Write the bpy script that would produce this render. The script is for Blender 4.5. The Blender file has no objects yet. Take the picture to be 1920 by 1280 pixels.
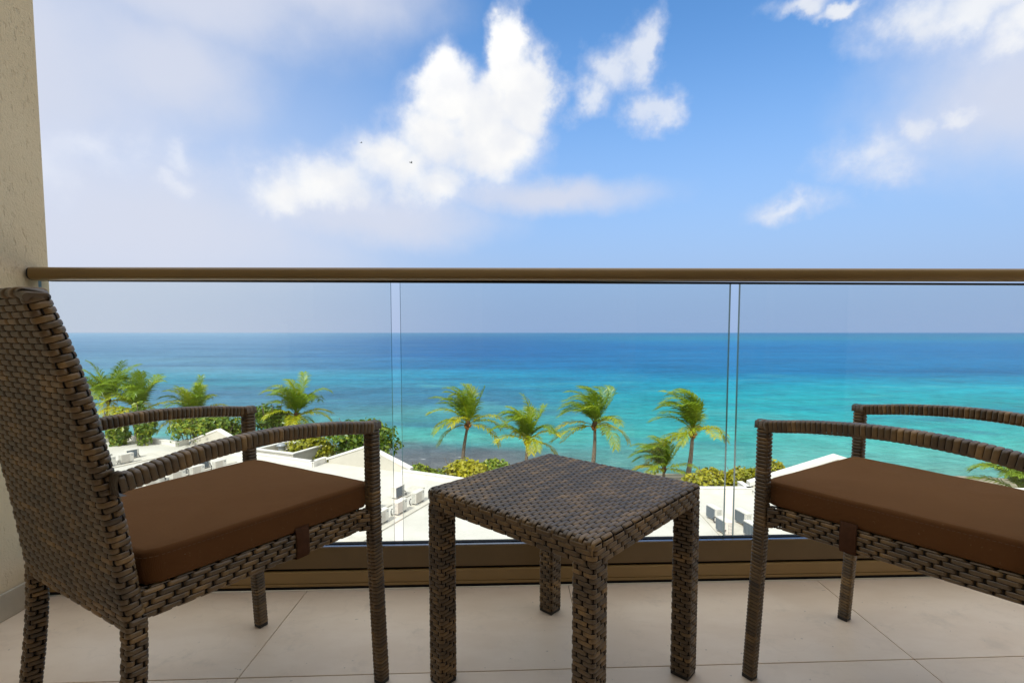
import bpy, bmesh, math, random
import numpy as np
from mathutils import Vector, Matrix

R = math.radians
rng = np.random.default_rng(7)
random.seed(7)
scene = bpy.context.scene
COL = scene.collection

# ------------------------------------------------------------------ camera
cam_d = bpy.data.cameras.new("camera")
cam_d.sensor_width = 36.0
cam_d.lens = 17.625
cam_d.shift_y = 0.0222
cam_d.clip_start = 0.02
cam_d.clip_end = 90000.0
cam = bpy.data.objects.new("camera", cam_d)
COL.objects.link(cam)
cam.location = (0, 0, 0.866)
cam.rotation_euler = (R(90 - 3.6), 0, 0)
scene.camera = cam

# ------------------------------------------------------------------ exposure
scene.view_settings.view_transform = 'Standard'
scene.view_settings.look = 'None'
scene.view_settings.gamma = 1.0
scene.view_settings.use_curve_mapping = False
EXPOSURE = 0.95
scene.view_settings.exposure = EXPOSURE
try:
    scene.cycles.max_bounces = 8
    scene.cycles.transparent_max_bounces = 16
    scene.cycles.sample_clamp_indirect = 4.0
    scene.cycles.caustics_reflective = False
    scene.cycles.caustics_refractive = False
    scene.cycles.use_denoising = True
except Exception:
    pass

# ------------------------------------------------------------------ sun
SUN_EL, SUN_SIDE = 50.0, -28.0       # behind the camera, to the left
sx = math.cos(R(SUN_EL)) * math.sin(R(SUN_SIDE))
sy = -math.cos(R(SUN_EL)) * math.cos(R(SUN_SIDE))
sz = math.sin(R(SUN_EL))
sun_d = bpy.data.lights.new("sun", 'SUN')
sun_d.energy = 2.1
sun_d.angle = R(0.5)
sun_d.color = (1.0, 0.955, 0.87)
sun = bpy.data.objects.new("sun", sun_d)
COL.objects.link(sun)
sun.rotation_euler = Vector((sx, sy, sz)).to_track_quat('Z', 'Y').to_euler()

# ------------------------------------------------------------------ node helpers
class NT:
    def __init__(s, tree):
        s.t = tree; s.n = tree.nodes; s.l = tree.links
    def node(s, typ, **kw):
        n = s.n.new(typ)
        for k, v in kw.items(): setattr(n, k, v)
        return n
    def put(s, sock, v):
        if v is None: return
        if isinstance(v, bpy.types.NodeSocket): s.l.new(v, sock)
        else: sock.default_value = v
    def m(s, op, a, b=None, c=None, clamp=False):
        n = s.node('ShaderNodeMath', operation=op); n.use_clamp = clamp
        s.put(n.inputs[0], a); s.put(n.inputs[1], b); s.put(n.inputs[2], c)
        return n.outputs[0]
    def vm(s, op, a, b=None, out=0):
        n = s.node('ShaderNodeVectorMath', operation=op)
        s.put(n.inputs[0], a); s.put(n.inputs[1], b)
        return n.outputs[out]
    def smooth(s, x, lo, hi, a=0.0, b=1.0):
        n = s.node('ShaderNodeMapRange', interpolation_type='SMOOTHSTEP')
        for i, v in enumerate((x, lo, hi, a, b)): s.put(n.inputs[i], v)
        return n.outputs[0]
    def lin(s, x, lo, hi, a=0.0, b=1.0):
        n = s.node('ShaderNodeMapRange')
        for i, v in enumerate((x, lo, hi, a, b)): s.put(n.inputs[i], v)
        return n.outputs[0]
    def noise(s, vec, scale=1.0, detail=4.0, rough=0.5, out='Fac', dim='3D'):
        n = s.node('ShaderNodeTexNoise', noise_dimensions=dim)
        if vec is not None: s.l.new(vec, n.inputs['Vector'])
        n.inputs['Scale'].default_value = scale; n.inputs['Detail'].default_value = detail
        n.inputs['Roughness'].default_value = rough
        return n.outputs[out]
    def mix(s, f, a, b):
        n = s.node('ShaderNodeMix', data_type='RGBA')
        s.put(n.inputs[0], f); s.put(n.inputs[6], a); s.put(n.inputs[7], b)
        return n.outputs[2]
    def ramp(s, x, stops, interp='LINEAR'):
        n = s.node('ShaderNodeValToRGB'); cr = n.color_ramp; cr.interpolation = interp
        while len(cr.elements) > 1: cr.elements.remove(cr.elements[0])
        cr.elements[0].position = stops[0][0]; cr.elements[0].color = stops[0][1]
        for p, c in stops[1:]:
            e = cr.elements.new(p); e.color = c
        s.put(n.inputs[0], x)
        return n.outputs[0]
    def comb(s, x, y, z=0.0):
        n = s.node('ShaderNodeCombineXYZ')
        for i, v in enumerate((x, y, z)): s.put(n.inputs[i], v)
        return n.outputs[0]
    def sep(s, v):
        n = s.node('ShaderNodeSeparateXYZ'); s.l.new(v, n.inputs[0]); return n.outputs

def lin(c):
    return tuple(((v / 255) / 12.92 if v / 255 <= .04045 else ((v / 255 + .055) / 1.055) ** 2.4) for v in c) + (1.0,)
def rgb(r, g, b): return (r, g, b, 1.0)

# ------------------------------------------------------------------ world: Nishita sky and clouds
SKY_STRENGTH = 0.15
world = bpy.data.worlds.new("World")
scene.world = world
world.use_nodes = True
w = NT(world.node_tree)
for n in list(w.n): w.n.remove(n)
sky = w.node('ShaderNodeTexSky', sky_type='NISHITA')
sky.sun_disc = False
sky.sun_elevation = R(SUN_EL)
sky.sun_rotation = math.atan2(sx, sy)
sky.altitude = 0
sky.air_density = 1.0
sky.dust_density = 0.6
sky.ozone_density = 2.2
hs = w.node('ShaderNodeHueSaturation')
hs.inputs['Saturation'].default_value = 1.24
hs.inputs['Value'].default_value = 0.78
w.l.new(sky.outputs[0], hs.inputs['Color'])
SKYCOL = hs.outputs[0]
tc = w.node('ShaderNodeTexCoord')
dvec = w.vm('NORMALIZE', tc.outputs['Generated'])
dx, dy, dz = w.sep(dvec)
az = w.m('MULTIPLY', w.m('ARCTAN2', dx, dy), 57.29578)
el = w.m('MULTIPLY', w.m('ARCSINE', dz), 57.29578)
q = w.comb(az, el, 0.0)
# domain warp so that cloud edges billow
nv = w.noise(dvec, 7.0, 6.0, 0.6, out='Color')
warp = w.vm('MULTIPLY', w.vm('SUBTRACT', nv, (0.5, 0.5, 0.5)), (11.0, 9.0, 0.0))
qw = w.vm('ADD', q, warp)
puff = w.noise(dvec, 16.0, 9.0, 0.56)
fine = w.noise(dvec, 42.0, 5.0, 0.6)
def blobs(lst, vec):
    acc = None
    for cx, cy, rx, ry in lst:
        d = w.vm('MULTIPLY', w.vm('SUBTRACT', vec, (cx, cy, 0.0)), (1.0 / rx, 1.0 / ry, 0.0))
        v = w.m('SUBTRACT', 1.0, w.vm('LENGTH', d, out=1))
        acc = v if acc is None else w.m('SMOOTH_MAX', acc, v, 0.18)
    return acc
# azimuth, elevation, half-widths in degrees
cumulus = [(-0.3, 28.0, 2.8, 5.0), (2.2, 24.0, 3.4, 5.6), (-0.5, 20.5, 5.5, 5.0), (-7.8, 24.2, 4.6, 4.6),
           (-4.0, 22.0, 4.5, 4.0), (-8.5, 19.5, 7.0, 5.0), (-13.5, 18.3, 6.0, 3.6), (-19.5, 15.2, 9.5, 4.2), (-24.0, 14.4, 6.5, 3.8), (-9.0, 15.6, 9.5, 3.6), (-12.0, 17.0, 8.5, 4.6), (-3.0, 18.8, 6.5, 4.6), (-4.0, 20.5, 7.5, 5.4), (-1.5, 22.0, 4.5, 4.6)]
small = [(10.6, 26.8, 4.6, 3.6), (14.0, 26.8, 2.6, 3.4), (8.2, 24.4, 3.6, 3.0), (14.6, 22.8, 3.6, 2.6)]
wisps = [(29.2, 12.2, 4.0, 1.7), (35.2, 15.4, 4.2, 2.6), (38.6, 17.6, 2.2, 2.0), (41.5, 19.0, 2.2, 1.2)]
topright = [(40.5, 26.0, 7.5, 3.4), (45.5, 24.0, 7.0, 3.8), (48.5, 26.0, 9.0, 5.0), (29.0, 28.6, 4.6, 1.3), (33.2, 27.6, 3.0, 1.0)]
leftpuff = [(-39.0, 15.2, 8.0, 3.4), (-32.8, 15.6, 2.8, 2.4), (-33.0, 13.2, 3.0, 2.0), (-43.0, 13.5, 7.0, 5.0)]
veil = [(-33.0, 29.5, 20.0, 5.5), (-45.0, 21.0, 15.0, 14.0), (-22.0, 32.0, 17.0, 5.0), (-34.0, 23.0, 10.0, 7.0), (-52.0, 16.0, 18.0, 18.0), (-38.0, 10.0, 26.0, 7.0), (47.0, 19.0, 14.0, 8.0), (-15.0, 12.0, 16.0, 3.5), (4.0, 14.5, 14.0, 2.2)]
n0 = w.m('SUBTRACT', puff, 0.5)
soft_low = w.lin(el, 15.0, 26.0, 1.05, 0.46)
def cover(lst, amp, lo, hi, vec=qw):
    b = blobs(lst, vec)
    return w.smooth(w.m('ADD', b, w.m('MULTIPLY', n0, amp)), lo, hi)
qm = w.vm('ADD', q, w.vm('MULTIPLY', warp, (0.62, 0.62, 0.0)))
c_main = cover(cumulus, 0.85, -0.14, soft_low, qm)
c_small = w.m('MULTIPLY', cover(small, 1.25, -0.12, 0.80), 0.72)
c_wisp = w.m('MULTIPLY', cover(wisps, 1.0, -0.35, 0.95), 0.72)
c_tr = w.m('MULTIPLY', cover(topright, 1.0, -0.1, 0.9), 0.85)
c_left = w.m('MULTIPLY', cover(leftpuff, 0.55, -0.30, 1.0), 0.55)
c_veil = w.m('MULTIPLY', w.smooth(w.m('ADD', blobs(veil, w.vm('ADD', q, w.vm('MULTIPLY', warp, (0.55, 0.45, 0.0)))), w.m('MULTIPLY', n0, 0.34)), -0.25, 0.85), 0.90)
# unseen cloud all round and overhead, thickened to add light on the balcony
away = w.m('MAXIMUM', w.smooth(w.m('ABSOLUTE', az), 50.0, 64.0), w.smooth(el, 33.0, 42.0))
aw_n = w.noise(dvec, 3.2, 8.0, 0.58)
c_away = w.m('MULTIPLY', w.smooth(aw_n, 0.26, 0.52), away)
def over(a, b):   # union of two coverages
    return w.m('SUBTRACT', 1.0, w.m('MULTIPLY', w.m('SUBTRACT', 1.0, a), w.m('SUBTRACT', 1.0, b)))
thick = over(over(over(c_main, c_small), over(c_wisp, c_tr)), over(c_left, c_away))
k_white = 1.0 / SKY_STRENGTH / (2 ** EXPOSURE)
def kc(r, g, b): return (r * k_white, g * k_white, b * k_white, 1.0)
# haze that whitens the sky towards the horizon
hz = w.smooth(dz, 0.54, 0.02)
side = w.smooth(az, -48.0, 5.0)
hcol = w.mix(side, kc(0.60, 0.65, 0.81), kc(0.325, 0.46, 0.75))
sky1 = w.mix(w.m('MULTIPLY', hz, 0.97), SKYCOL, hcol)
sky1 = w.mix(w.smooth(az, 2.0, -42.0, 0.0, 0.34), sky1, kc(0.685, 0.725, 0.85))
sky2 = w.mix(c_veil, sky1, kc(0.685, 0.725, 0.85))
shade = w.smooth(w.noise(dvec, 9.0, 4.0, 0.5), 0.35, 0.62)
cc = w.mix(shade, kc(0.86, 0.88, 0.925), kc(1.0, 0.995, 0.98))
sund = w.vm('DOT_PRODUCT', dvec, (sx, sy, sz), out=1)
lift = w.lin(sund, -0.2, 0.9, 1.0, 1.7)          # cloud brightened towards the unseen sun side to light the balcony
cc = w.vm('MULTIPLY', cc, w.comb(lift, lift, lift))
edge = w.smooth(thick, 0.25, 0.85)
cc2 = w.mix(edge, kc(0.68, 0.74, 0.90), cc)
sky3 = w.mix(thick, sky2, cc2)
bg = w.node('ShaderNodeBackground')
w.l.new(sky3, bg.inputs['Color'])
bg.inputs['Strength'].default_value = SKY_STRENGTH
wo = w.node('ShaderNodeOutputWorld')
w.l.new(bg.outputs[0], wo.inputs['Surface'])

# ------------------------------------------------------------------ materials
def mat(name):
    m = bpy.data.materials.new(name); m.use_nodes = True
    t = NT(m.node_tree)
    for n in list(t.n): t.n.remove(n)
    o = t.node('ShaderNodeOutputMaterial')
    b = t.node('ShaderNodeBsdfPrincipled')
    t.l.new(b.outputs[0], o.inputs['Surface'])
    return m, t, b, o
def simple(name, color, rough=0.5, spec=0.5, metal=0.0, var=0.0, vscale=5.0, bump=0.0, bscale=100.0):
    m, t, b, o = mat(name)
    b.inputs['Roughness'].default_value = rough
    b.inputs['Specular IOR Level'].default_value = spec
    b.inputs['Metallic'].default_value = metal
    tcn = t.node('ShaderNodeTexCoord')
    if var > 0:
        f = t.noise(tcn.outputs['Object'], vscale, 5.0, 0.6)
        lo = tuple(c * (1 - var) for c in color[:3]) + (1,)
        hi = tuple(min(1, c * (1 + var)) for c in color[:3]) + (1,)
        t.l.new(t.mix(t.smooth(f, 0.3, 0.7), lo, hi), b.inputs['Base Color'])
    else:
        b.inputs['Base Color'].default_value = color
    if bump > 0:
        bn = t.node('ShaderNodeBump'); bn.inputs['Strength'].default_value = bump
        bn.inputs['Distance'].default_value = 0.01
        t.l.new(t.noise(tcn.outputs['Object'], bscale, 4.0, 0.6), bn.inputs['Height'])
        t.l.new(bn.outputs[0], b.inputs['Normal'])
    return m

def wicker_mat():
    m, t, b, o = mat("wicker")
    at = t.node('ShaderNodeAttribute'); at.attribute_name = 'tone'
    tcn = t.node('ShaderNodeTexCoord')
    big = t.noise(tcn.outputs['Object'], 20.0, 3.0, 0.55)
    x = t.m('MULTIPLY', at.outputs['Fac'], t.lin(big, 0.3, 0.7, 0.62, 1.15))
    c = t.ramp(x, [(0.06, rgb(0.010, 0.008, 0.006)), (0.28, rgb(0.052, 0.035, 0.018)), (0.60, rgb(0.128, 0.079, 0.031)), (1.0, rgb(0.33, 0.193, 0.062))])  # darkest stop paints the shade in the weave gaps
    streak = t.noise(tcn.outputs['Object'], 420.0, 2.0, 0.5)
    c2 = t.mix(t.lin(streak, 0.35, 0.7, 0.0, 0.22), c, rgb(0.08, 0.055, 0.035))
    t.l.new(c2, b.inputs['Base Color'])
    b.inputs['Roughness'].default_value = 0.40
    t.l.new(t.lin(x, 0.05, 0.25, 0.08, 0.6), b.inputs['Specular IOR Level'])
    bn = t.node('ShaderNodeBump'); bn.inputs['Strength'].default_value = 0.25; bn.inputs['Distance'].default_value = 0.001
    t.l.new(streak, bn.inputs['Height']); t.l.new(bn.outputs[0], b.inputs['Normal'])
    return m
M_WICKER = wicker_mat()
M_CORE = simple("wicker_core", rgb(0.010, 0.008, 0.007), 0.8, 0.2)  # near-black stands in for the shade between the strands
M_FOOT = simple("black_plastic", rgb(0.012, 0.012, 0.012), 0.5)

def cushion_mat():
    m, t, b, o = mat("brown_canvas")
    tcn = t.node('ShaderNodeTexCoord')
    v = tcn.outputs['Object']
    f = t.noise(v, 3.5, 5.0, 0.6)
    c = t.mix(t.smooth(f, 0.3, 0.7), rgb(0.108, 0.046, 0.017), rgb(0.126, 0.055, 0.021))
    sp = t.noise(v, 170.0, 2.0, 0.5)
    c = t.mix(t.smooth(sp, 0.66, 0.76, 0.0, 0.45), c, rgb(0.22, 0.13, 0.075))
    fl = t.noise(v, 150.0, 1.0, 0.4)
    c = t.mix(t.smooth(fl, 0.80, 0.82, 0.0, 0.6), c, rgb(0.36, 0.28, 0.22))
    t.l.new(c, b.inputs['Base Color'])
    b.inputs['Roughness'].default_value = 0.92
    b.inputs['Specular IOR Level'].default_value = 0.03
    b.inputs['Sheen Weight'].default_value = 0.85
    b.inputs['Sheen Roughness'].default_value = 0.4
    b.inputs['Sheen Tint'].default_value = rgb(0.72, 0.42, 0.20)
    sx_, sy_, sz_ = t.sep(v)
    weave = t.m('ADD', t.m('SINE', t.m('MULTIPLY', sx_, 4200.0)), t.m('SINE', t.m('MULTIPLY', sy_, 4200.0)))
    h = t.m('ADD', t.m('MULTIPLY', weave, 0.06), t.m('MULTIPLY', t.noise(v, 14.0, 3.0, 0.5), 1.2))
    bn = t.node('ShaderNodeBump'); bn.inputs['Strength'].default_value = 0.35; bn.inputs['Distance'].default_value = 0.006
    t.l.new(h, bn.inputs['Height']); t.l.new(bn.outputs[0], b.inputs['Normal'])
    return m
M_CUSHION = cushion_mat()
M_STITCH = simple("brown_thread", rgb(0.13, 0.070, 0.038), 0.8, 0.2)
M_STRAP = simple("brown_strap", rgb(0.070, 0.032, 0.017), 0.9, 0.08, var=0.15, vscale=40)

def tile_mat():
    m, t, b, o = mat("stone_tile")
    oi = t.node('ShaderNodeObjectInfo')
    tcn = t.node('ShaderNodeTexCoord')
    off = t.vm('MULTIPLY', t.comb(oi.outputs['Random'], oi.outputs['Random'], oi.outputs['Random']), (31.0, 17.0, 9.0))
    v = t.vm('ADD', tcn.outputs['Object'], off)
    vs = t.vm('MULTIPLY', v, (1.0, 2.2, 1.0))
    a = t.noise(vs, 3.0, 7.0, 0.62)
    c = t.mix(t.smooth(a, 0.32, 0.68), rgb(0.76, 0.61, 0.46), rgb(0.84, 0.70, 0.55))
    bl = t.noise(v, 9.0, 6.0, 0.7)
    c = t.mix(t.smooth(bl, 0.55, 0.75, 0.0, 0.5), c, rgb(0.58, 0.485, 0.385))
    vd = t.vm('ADD', vs, t.vm('MULTIPLY', t.noise(v, 5.0, 4.0, 0.6, out='Color'), (0.5, 0.5, 0.5)))
    ve = t.m('ABSOLUTE', t.m('SUBTRACT', t.noise(vd, 1.6, 2.0, 0.5), 0.5))
    c = t.mix(t.smooth(ve, 0.0, 0.012, 0.06, 0.0), c, rgb(0.30, 0.23, 0.18))
    sp = t.noise(v, 62.0, 2.0, 0.5)
    c = t.mix(t.smooth(sp, 0.74, 0.78, 0.0, 0.5), c, rgb(0.26, 0.21, 0.17))
    t.l.new(c, b.inputs['Base Color'])
    t.l.new(t.lin(bl, 0.3, 0.7, 0.33, 0.5), b.inputs['Roughness'])
    b.inputs['Specular IOR Level'].default_value = 0.4
    bn = t.node('ShaderNodeBump'); bn.inputs['Strength'].default_value = 0.12; bn.inputs['Distance'].default_value = 0.003
    t.l.new(t.noise(v, 60.0, 5.0, 0.6), bn.inputs['Height']); t.l.new(bn.outputs[0], b.inputs['Normal'])
    return m
M_TILE = tile_mat()
M_GROUT = simple("grout", rgb(0.38, 0.29, 0.20), 0.9, 0.2)
M_SKIRT = simple("stone_skirting", rgb(0.46, 0.41, 0.32), 0.45, 0.4, var=0.12, vscale=6)

def stucco_mat():
    m, t, b, o = mat("beige_stucco")
    tcn = t.node('ShaderNodeTexCoord'); v = tcn.outputs['Object']
    f = t.noise(v, 1.8, 5.0, 0.6)
    c = t.mix(t.smooth(f, 0.3, 0.7), rgb(0.66, 0.535, 0.35), rgb(0.73, 0.605, 0.41))
    grime = t.noise(v, 14.0, 4.0, 0.6)
    c = t.mix(t.smooth(grime, 0.6, 0.8, 0.0, 0.25), c, rgb(0.44, 0.35, 0.23))
    t.l.new(c, b.inputs['Base Color'])
    b.inputs['Roughness'].default_value = 0.95; b.inputs['Specular IOR Level'].default_value = 0.15
    pits = t.smooth(t.noise(t.vm('MULTIPLY', v, (1.0, 1.0, 0.42)), 66.0, 4.0, 0.62), 0.56, 0.72)
    h = t.m('ADD', t.m('MULTIPLY', pits, -0.36), t.m('MULTIPLY', t.noise(v, 190.0, 3.0, 0.6), 0.35))
    bn = t.node('ShaderNodeBump'); bn.inputs['Strength'].default_value = 0.8; bn.inputs['Distance'].default_value = 0.008
    t.l.new(h, bn.inputs['Height']); t.l.new(bn.outputs[0], b.inputs['Normal'])
    return m
M_STUCCO = stucco_mat()
M_BRONZE = simple("bronze_paint", rgb(0.29, 0.185, 0.068), 0.36, 0.5, var=0.06, vscale=3, bump=0.02, bscale=300)
M_BRONZE2 = simple("bronze_aluminium", rgb(0.155, 0.098, 0.038), 0.42, 0.5, var=0.10, vscale=4)
M_BLACK = simple("black_rubber_and_shade", rgb(0.006, 0.006, 0.007), 0.6, 0.3)  # rubber, and the painted shade strips in the railing base
M_DOORGLASS = simple("dark_door_glass", rgb(0.012, 0.013, 0.014), 0.03, 0.5)
M_REARDARK = simple("dark_low_bounce_wall", rgb(0.10, 0.070, 0.045), 0.6, 0.3, var=0.15, vscale=2)  # kept dark so the unseen rear wall returns little light
M_CHANNEL = simple("sky_tinted_lip", rgb(0.30, 0.33, 0.40), 0.25, 0.6, metal=0.9)  # blue-grey tint paints the sky's reflection on the channel top

def glass_mat():
    m, t, b, o = mat("clear_glass")
    t.n.remove(b)
    tr = t.node('ShaderNodeBsdfTransparent'); tr.inputs[0].default_value = rgb(0.935, 0.965, 0.965)
    gl = t.node('ShaderNodeBsdfGlossy'); gl.inputs['Roughness'].default_value = 0.0
    ge = t.node('ShaderNodeNewGeometry')
    co = t.m('ABSOLUTE', t.vm('DOT_PRODUCT', ge.outputs['Normal'], ge.outputs['Incoming'], out=1))
    fr = t.m('ADD', 0.035, t.m('MULTIPLY', 0.965, t.m('POWER', t.m('SUBTRACT', 1.0, co), 5.0)))
    mx = t.node('ShaderNodeMixShader')
    t.l.new(fr, mx.inputs[0]); t.l.new(tr.outputs[0], mx.inputs[1]); t.l.new(gl.outputs[0], mx.inputs[2])
    t.l.new(mx.outputs[0], o.inputs['Surface'])
    return m
M_GLASS = glass_mat()
def edge_mat():
    m, t, b, o = mat("glass_edge")
    b.inputs['Base Color'].default_value = rgb(0.10, 0.20, 0.20)
    b.inputs['Roughness'].default_value = 0.12
    b.inputs['Specular IOR Level'].default_value = 0.8
    return m
M_GEDGE = edge_mat()

def white_roof_mat():
    m, t, b, o = mat("white_roof_coating")
    tcn = t.node('ShaderNodeTexCoord'); v = tcn.outputs['Object']
    f = t.noise(v, 0.35, 6.0, 0.6)
    c = t.mix(t.smooth(f, 0.35, 0.7), rgb(0.60, 0.575, 0.515), rgb(0.53, 0.50, 0.44))
    st = t.noise(t.vm('MULTIPLY', v, (1.0, 0.4, 1.0)), 1.6, 6.0, 0.7)
    c = t.mix(t.smooth(st, 0.62, 0.78, 0.0, 0.55), c, rgb(0.56, 0.50, 0.40))
    t.l.new(c, b.inputs['Base Color'])
    b.inputs['Roughness'].default_value = 0.9; b.inputs['Specular IOR Level'].default_value = 0.2
    bn = t.node('ShaderNodeBump'); bn.inputs['Strength'].default_value = 0.2; bn.inputs['Distance'].default_value = 0.03
    t.l.new(t.noise(v, 4.0, 5.0, 0.6), bn.inputs['Height']); t.l.new(bn.outputs[0], b.inputs['Normal'])
    return m
M_ROOF = white_roof_mat()
M_PARAPET = simple("white_parapet", rgb(0.70, 0.675, 0.62), 0.85, 0.2, var=0.05, vscale=2.0)
M_CREAMWALL = simple("cream_render", rgb(0.54, 0.505, 0.43), 0.9, 0.2, var=0.06, vscale=1.0)
M_AC = simple("ac_white", rgb(0.66, 0.63, 0.56), 0.45, 0.4, var=0.06, vscale=4)
M_ACBEIGE = simple("ac_beige_panel", rgb(0.56, 0.51, 0.44), 0.55, 0.3)
M_COIL = simple("ac_coil", rgb(0.045, 0.085, 0.12), 0.45, 0.5, metal=0.3)
M_PIPE = simple("dark_pipe", rgb(0.05, 0.045, 0.04), 0.6)
M_GREYMETAL = simple("grey_metal", rgb(0.30, 0.32, 0.34), 0.4, 0.5, metal=0.3)
M_CONCRETE = simple("concrete_kerb", rgb(0.58, 0.54, 0.46), 0.9, 0.2, var=0.1, vscale=2)

def leaf_mat(name, c0, c1, c2, trans=0.3):
    m, t, b, o = mat(name)
    t.n.remove(b)
    at = t.node('ShaderNodeAttribute'); at.attribute_name = 'tone'
    c = t.ramp(at.outputs['Fac'], [(0.0, c0), (0.5, c1), (1.0, c2)])
    d = t.node('ShaderNodeBsdfDiffuse'); t.l.new(c, d.inputs[0])
    tl = t.node('ShaderNodeBsdfTranslucent'); t.l.new(c, tl.inputs[0])
    g = t.node('ShaderNodeBsdfGlossy'); g.inputs['Roughness'].default_value = 0.38; g.inputs[0].default_value = rgb(0.9, 0.95, 0.9)
    m1 = t.node('ShaderNodeMixShader'); m1.inputs[0].default_value = trans
    t.l.new(d.outputs[0], m1.inputs[1]); t.l.new(tl.outputs[0], m1.inputs[2])
    m2 = t.node('ShaderNodeMixShader'); m2.inputs[0].default_value = 0.035
    t.l.new(m1.outputs[0], m2.inputs[1]); t.l.new(g.outputs[0], m2.inputs[2])
    t.l.new(m2.outputs[0], o.inputs['Surface'])
    return m
M_FROND = leaf_mat("palm_frond_leaf", rgb(0.06, 0.14, 0.010), rgb(0.22, 0.32, 0.010), rgb(0.54, 0.45, 0.012), 0.30)
M_SHRUB = leaf_mat("green_leaf", rgb(0.05, 0.12, 0.012), rgb(0.15, 0.245, 0.016), rgb(0.33, 0.35, 0.02), 0.3)
M_YSHRUB = leaf_mat("yellow_green_leaf", rgb(0.16, 0.19, 0.012), rgb(0.34, 0.33, 0.014), rgb(0.52, 0.45, 0.02), 0.3)
M_TRUNK = simple("palm_trunk", rgb(0.19, 0.15, 0.11), 0.9, 0.2, var=0.3, vscale=6, bump=0.6, bscale=12)
M_BRANCH = simple("grey_branch", rgb(0.17, 0.14, 0.11), 0.9, 0.2, var=0.2, vscale=4)
M_NUT = simple("orange_coconut", rgb(0.36, 0.15, 0.03), 0.6, 0.3, var=0.2, vscale=3)
M_FIBRE = simple("brown_fibre", rgb(0.10, 0.055, 0.03), 0.95, 0.1, var=0.3, vscale=8)

# ------------------------------------------------------------------ mesh helpers
class MB:
    """collects quads / polygons for one mesh"""
    def __init__(s):
        s.v = []; s.f = []; s.tone = []; s.n = 0; s.mi = []
    def add(s, verts, faces, tone=0.5, mi=0):
        verts = np.asarray(verts, float).reshape(-1, 3)
        s.v.append(verts)
        for f in faces: s.f.append(tuple(int(i) + s.n for i in f))
        t = np.broadcast_to(np.asarray(tone, float), (len(verts),))
        s.tone.append(t); s.mi += [mi] * len(faces)
        s.n += len(verts)
    def grid(s, P, closed_a=False, closed_b=False, tone=0.5, mi=0):
        na, nb = P.shape[:2]
        idx = np.arange(na * nb).reshape(na, nb)
        A = idx if not closed_a else np.vstack([idx, idx[:1]])
        if closed_b: A = np.hstack([A, A[:, :1]])
        f = np.stack([A[:-1, :-1], A[1:, :-1], A[1:, 1:], A[:-1, 1:]], -1).reshape(-1, 4)
        t = np.asarray(tone, float)
        if t.ndim == 1: t = np.repeat(t[:, None], nb, 1)
        if t.ndim == 2: t = t.reshape(-1)
        s.add(P.reshape(-1, 3), f, t, mi)
    def box(s, lo, hi, mi=0, M=None):
        x0, y0, z0 = lo; x1, y1, z1 = hi
        v = np.array([(x0, y0, z0), (x1, y0, z0), (x1, y1, z0), (x0, y1, z0), (x0, y0, z1), (x1, y0, z1), (x1, y1, z1), (x0, y1, z1)], float)
        if M is not None: v = v @ np.array(M.to_3x3()).T + np.array(M.translation)
        s.add(v, [(3, 2, 1, 0), (4, 5, 6, 7), (0, 1, 5, 4), (1, 2, 6, 5), (2, 3, 7, 6), (3, 0, 4, 7)], 0.5, mi)
    def prism(s, poly, z0, z1):
        n = len(poly)
        v = [(x, y, z0) for x, y in poly] + [(x, y, z1) for x, y in poly]
        f = [tuple(range(n - 1, -1, -1)), tuple(range(n, 2 * n))] + [(i, (i + 1) % n, n + (i + 1) % n, n + i) for i in range(n)]
        s.add(v, f)
    def tube(s, pts, rad, n=8, tone=0.5, cap=True):
        pts = np.asarray(pts, float); rad = np.broadcast_to(np.asarray(rad, float), (len(pts),))
        T = np.gradient(pts, axis=0); T /= np.linalg.norm(T, axis=1)[:, None] + 1e-9
        up = np.array([0.31, 0.17, 1.0]) if abs(T[0][2]) < 0.9 else np.array([1.0, 0.2, 0.1])
        X = np.cross(T, up); X /= np.linalg.norm(X, axis=1)[:, None] + 1e-9
        Y = np.cross(T, X)
        a = np.linspace(0, 2 * math.pi, n, endpoint=False)
        P = pts[:, None] + rad[:, None, None] * (np.cos(a)[None, :, None] * X[:, None] + np.sin(a)[None, :, None] * Y[:, None])
        base = s.n
        s.grid(P, closed_b=True, tone=tone)
        if cap:
            s.f.append(tuple(base + i for i in range(n))); s.mi.append(0)
            s.f.append(tuple(base + (len(pts) - 1) * n + i for i in reversed(range(n)))); s.mi.append(0)
    def mesh(s, name, mats, smooth=False, recalc=False):
        me = bpy.data.meshes.new(name)
        V = np.concatenate(s.v) if s.v else np.zeros((0, 3))
        me.vertices.add(len(V)); me.vertices.foreach_set('co', V.astype(np.float32).ravel())
        lens = np.array([len(f) for f in s.f], np.int32)
        loops = np.concatenate([np.asarray(f, np.int32) for f in s.f])
        me.loops.add(len(loops)); me.loops.foreach_set('vertex_index', loops)
        me.polygons.add(len(lens))
        st = np.zeros(len(lens), np.int32); st[1:] = np.cumsum(lens)[:-1]
        me.polygons.foreach_set('loop_start', st); me.polygons.foreach_set('loop_total', lens)
        me.polygons.foreach_set('material_index', np.array(s.mi, np.int32))
        me.polygons.foreach_set('use_smooth', np.full(len(lens), bool(smooth)))
        me.update(calc_edges=True); me.validate()
        if recalc:
            bm = bmesh.new(); bm.from_mesh(me); bmesh.ops.recalc_face_normals(bm, faces=bm.faces); bm.to_mesh(me); bm.free()
        at = me.attributes.new('tone', 'FLOAT', 'POINT')
        at.data.foreach_set('value', np.concatenate(s.tone).astype(np.float32))
        for m in (mats if isinstance(mats, (list, tuple)) else [mats]): me.materials.append(m)
        return me

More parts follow.
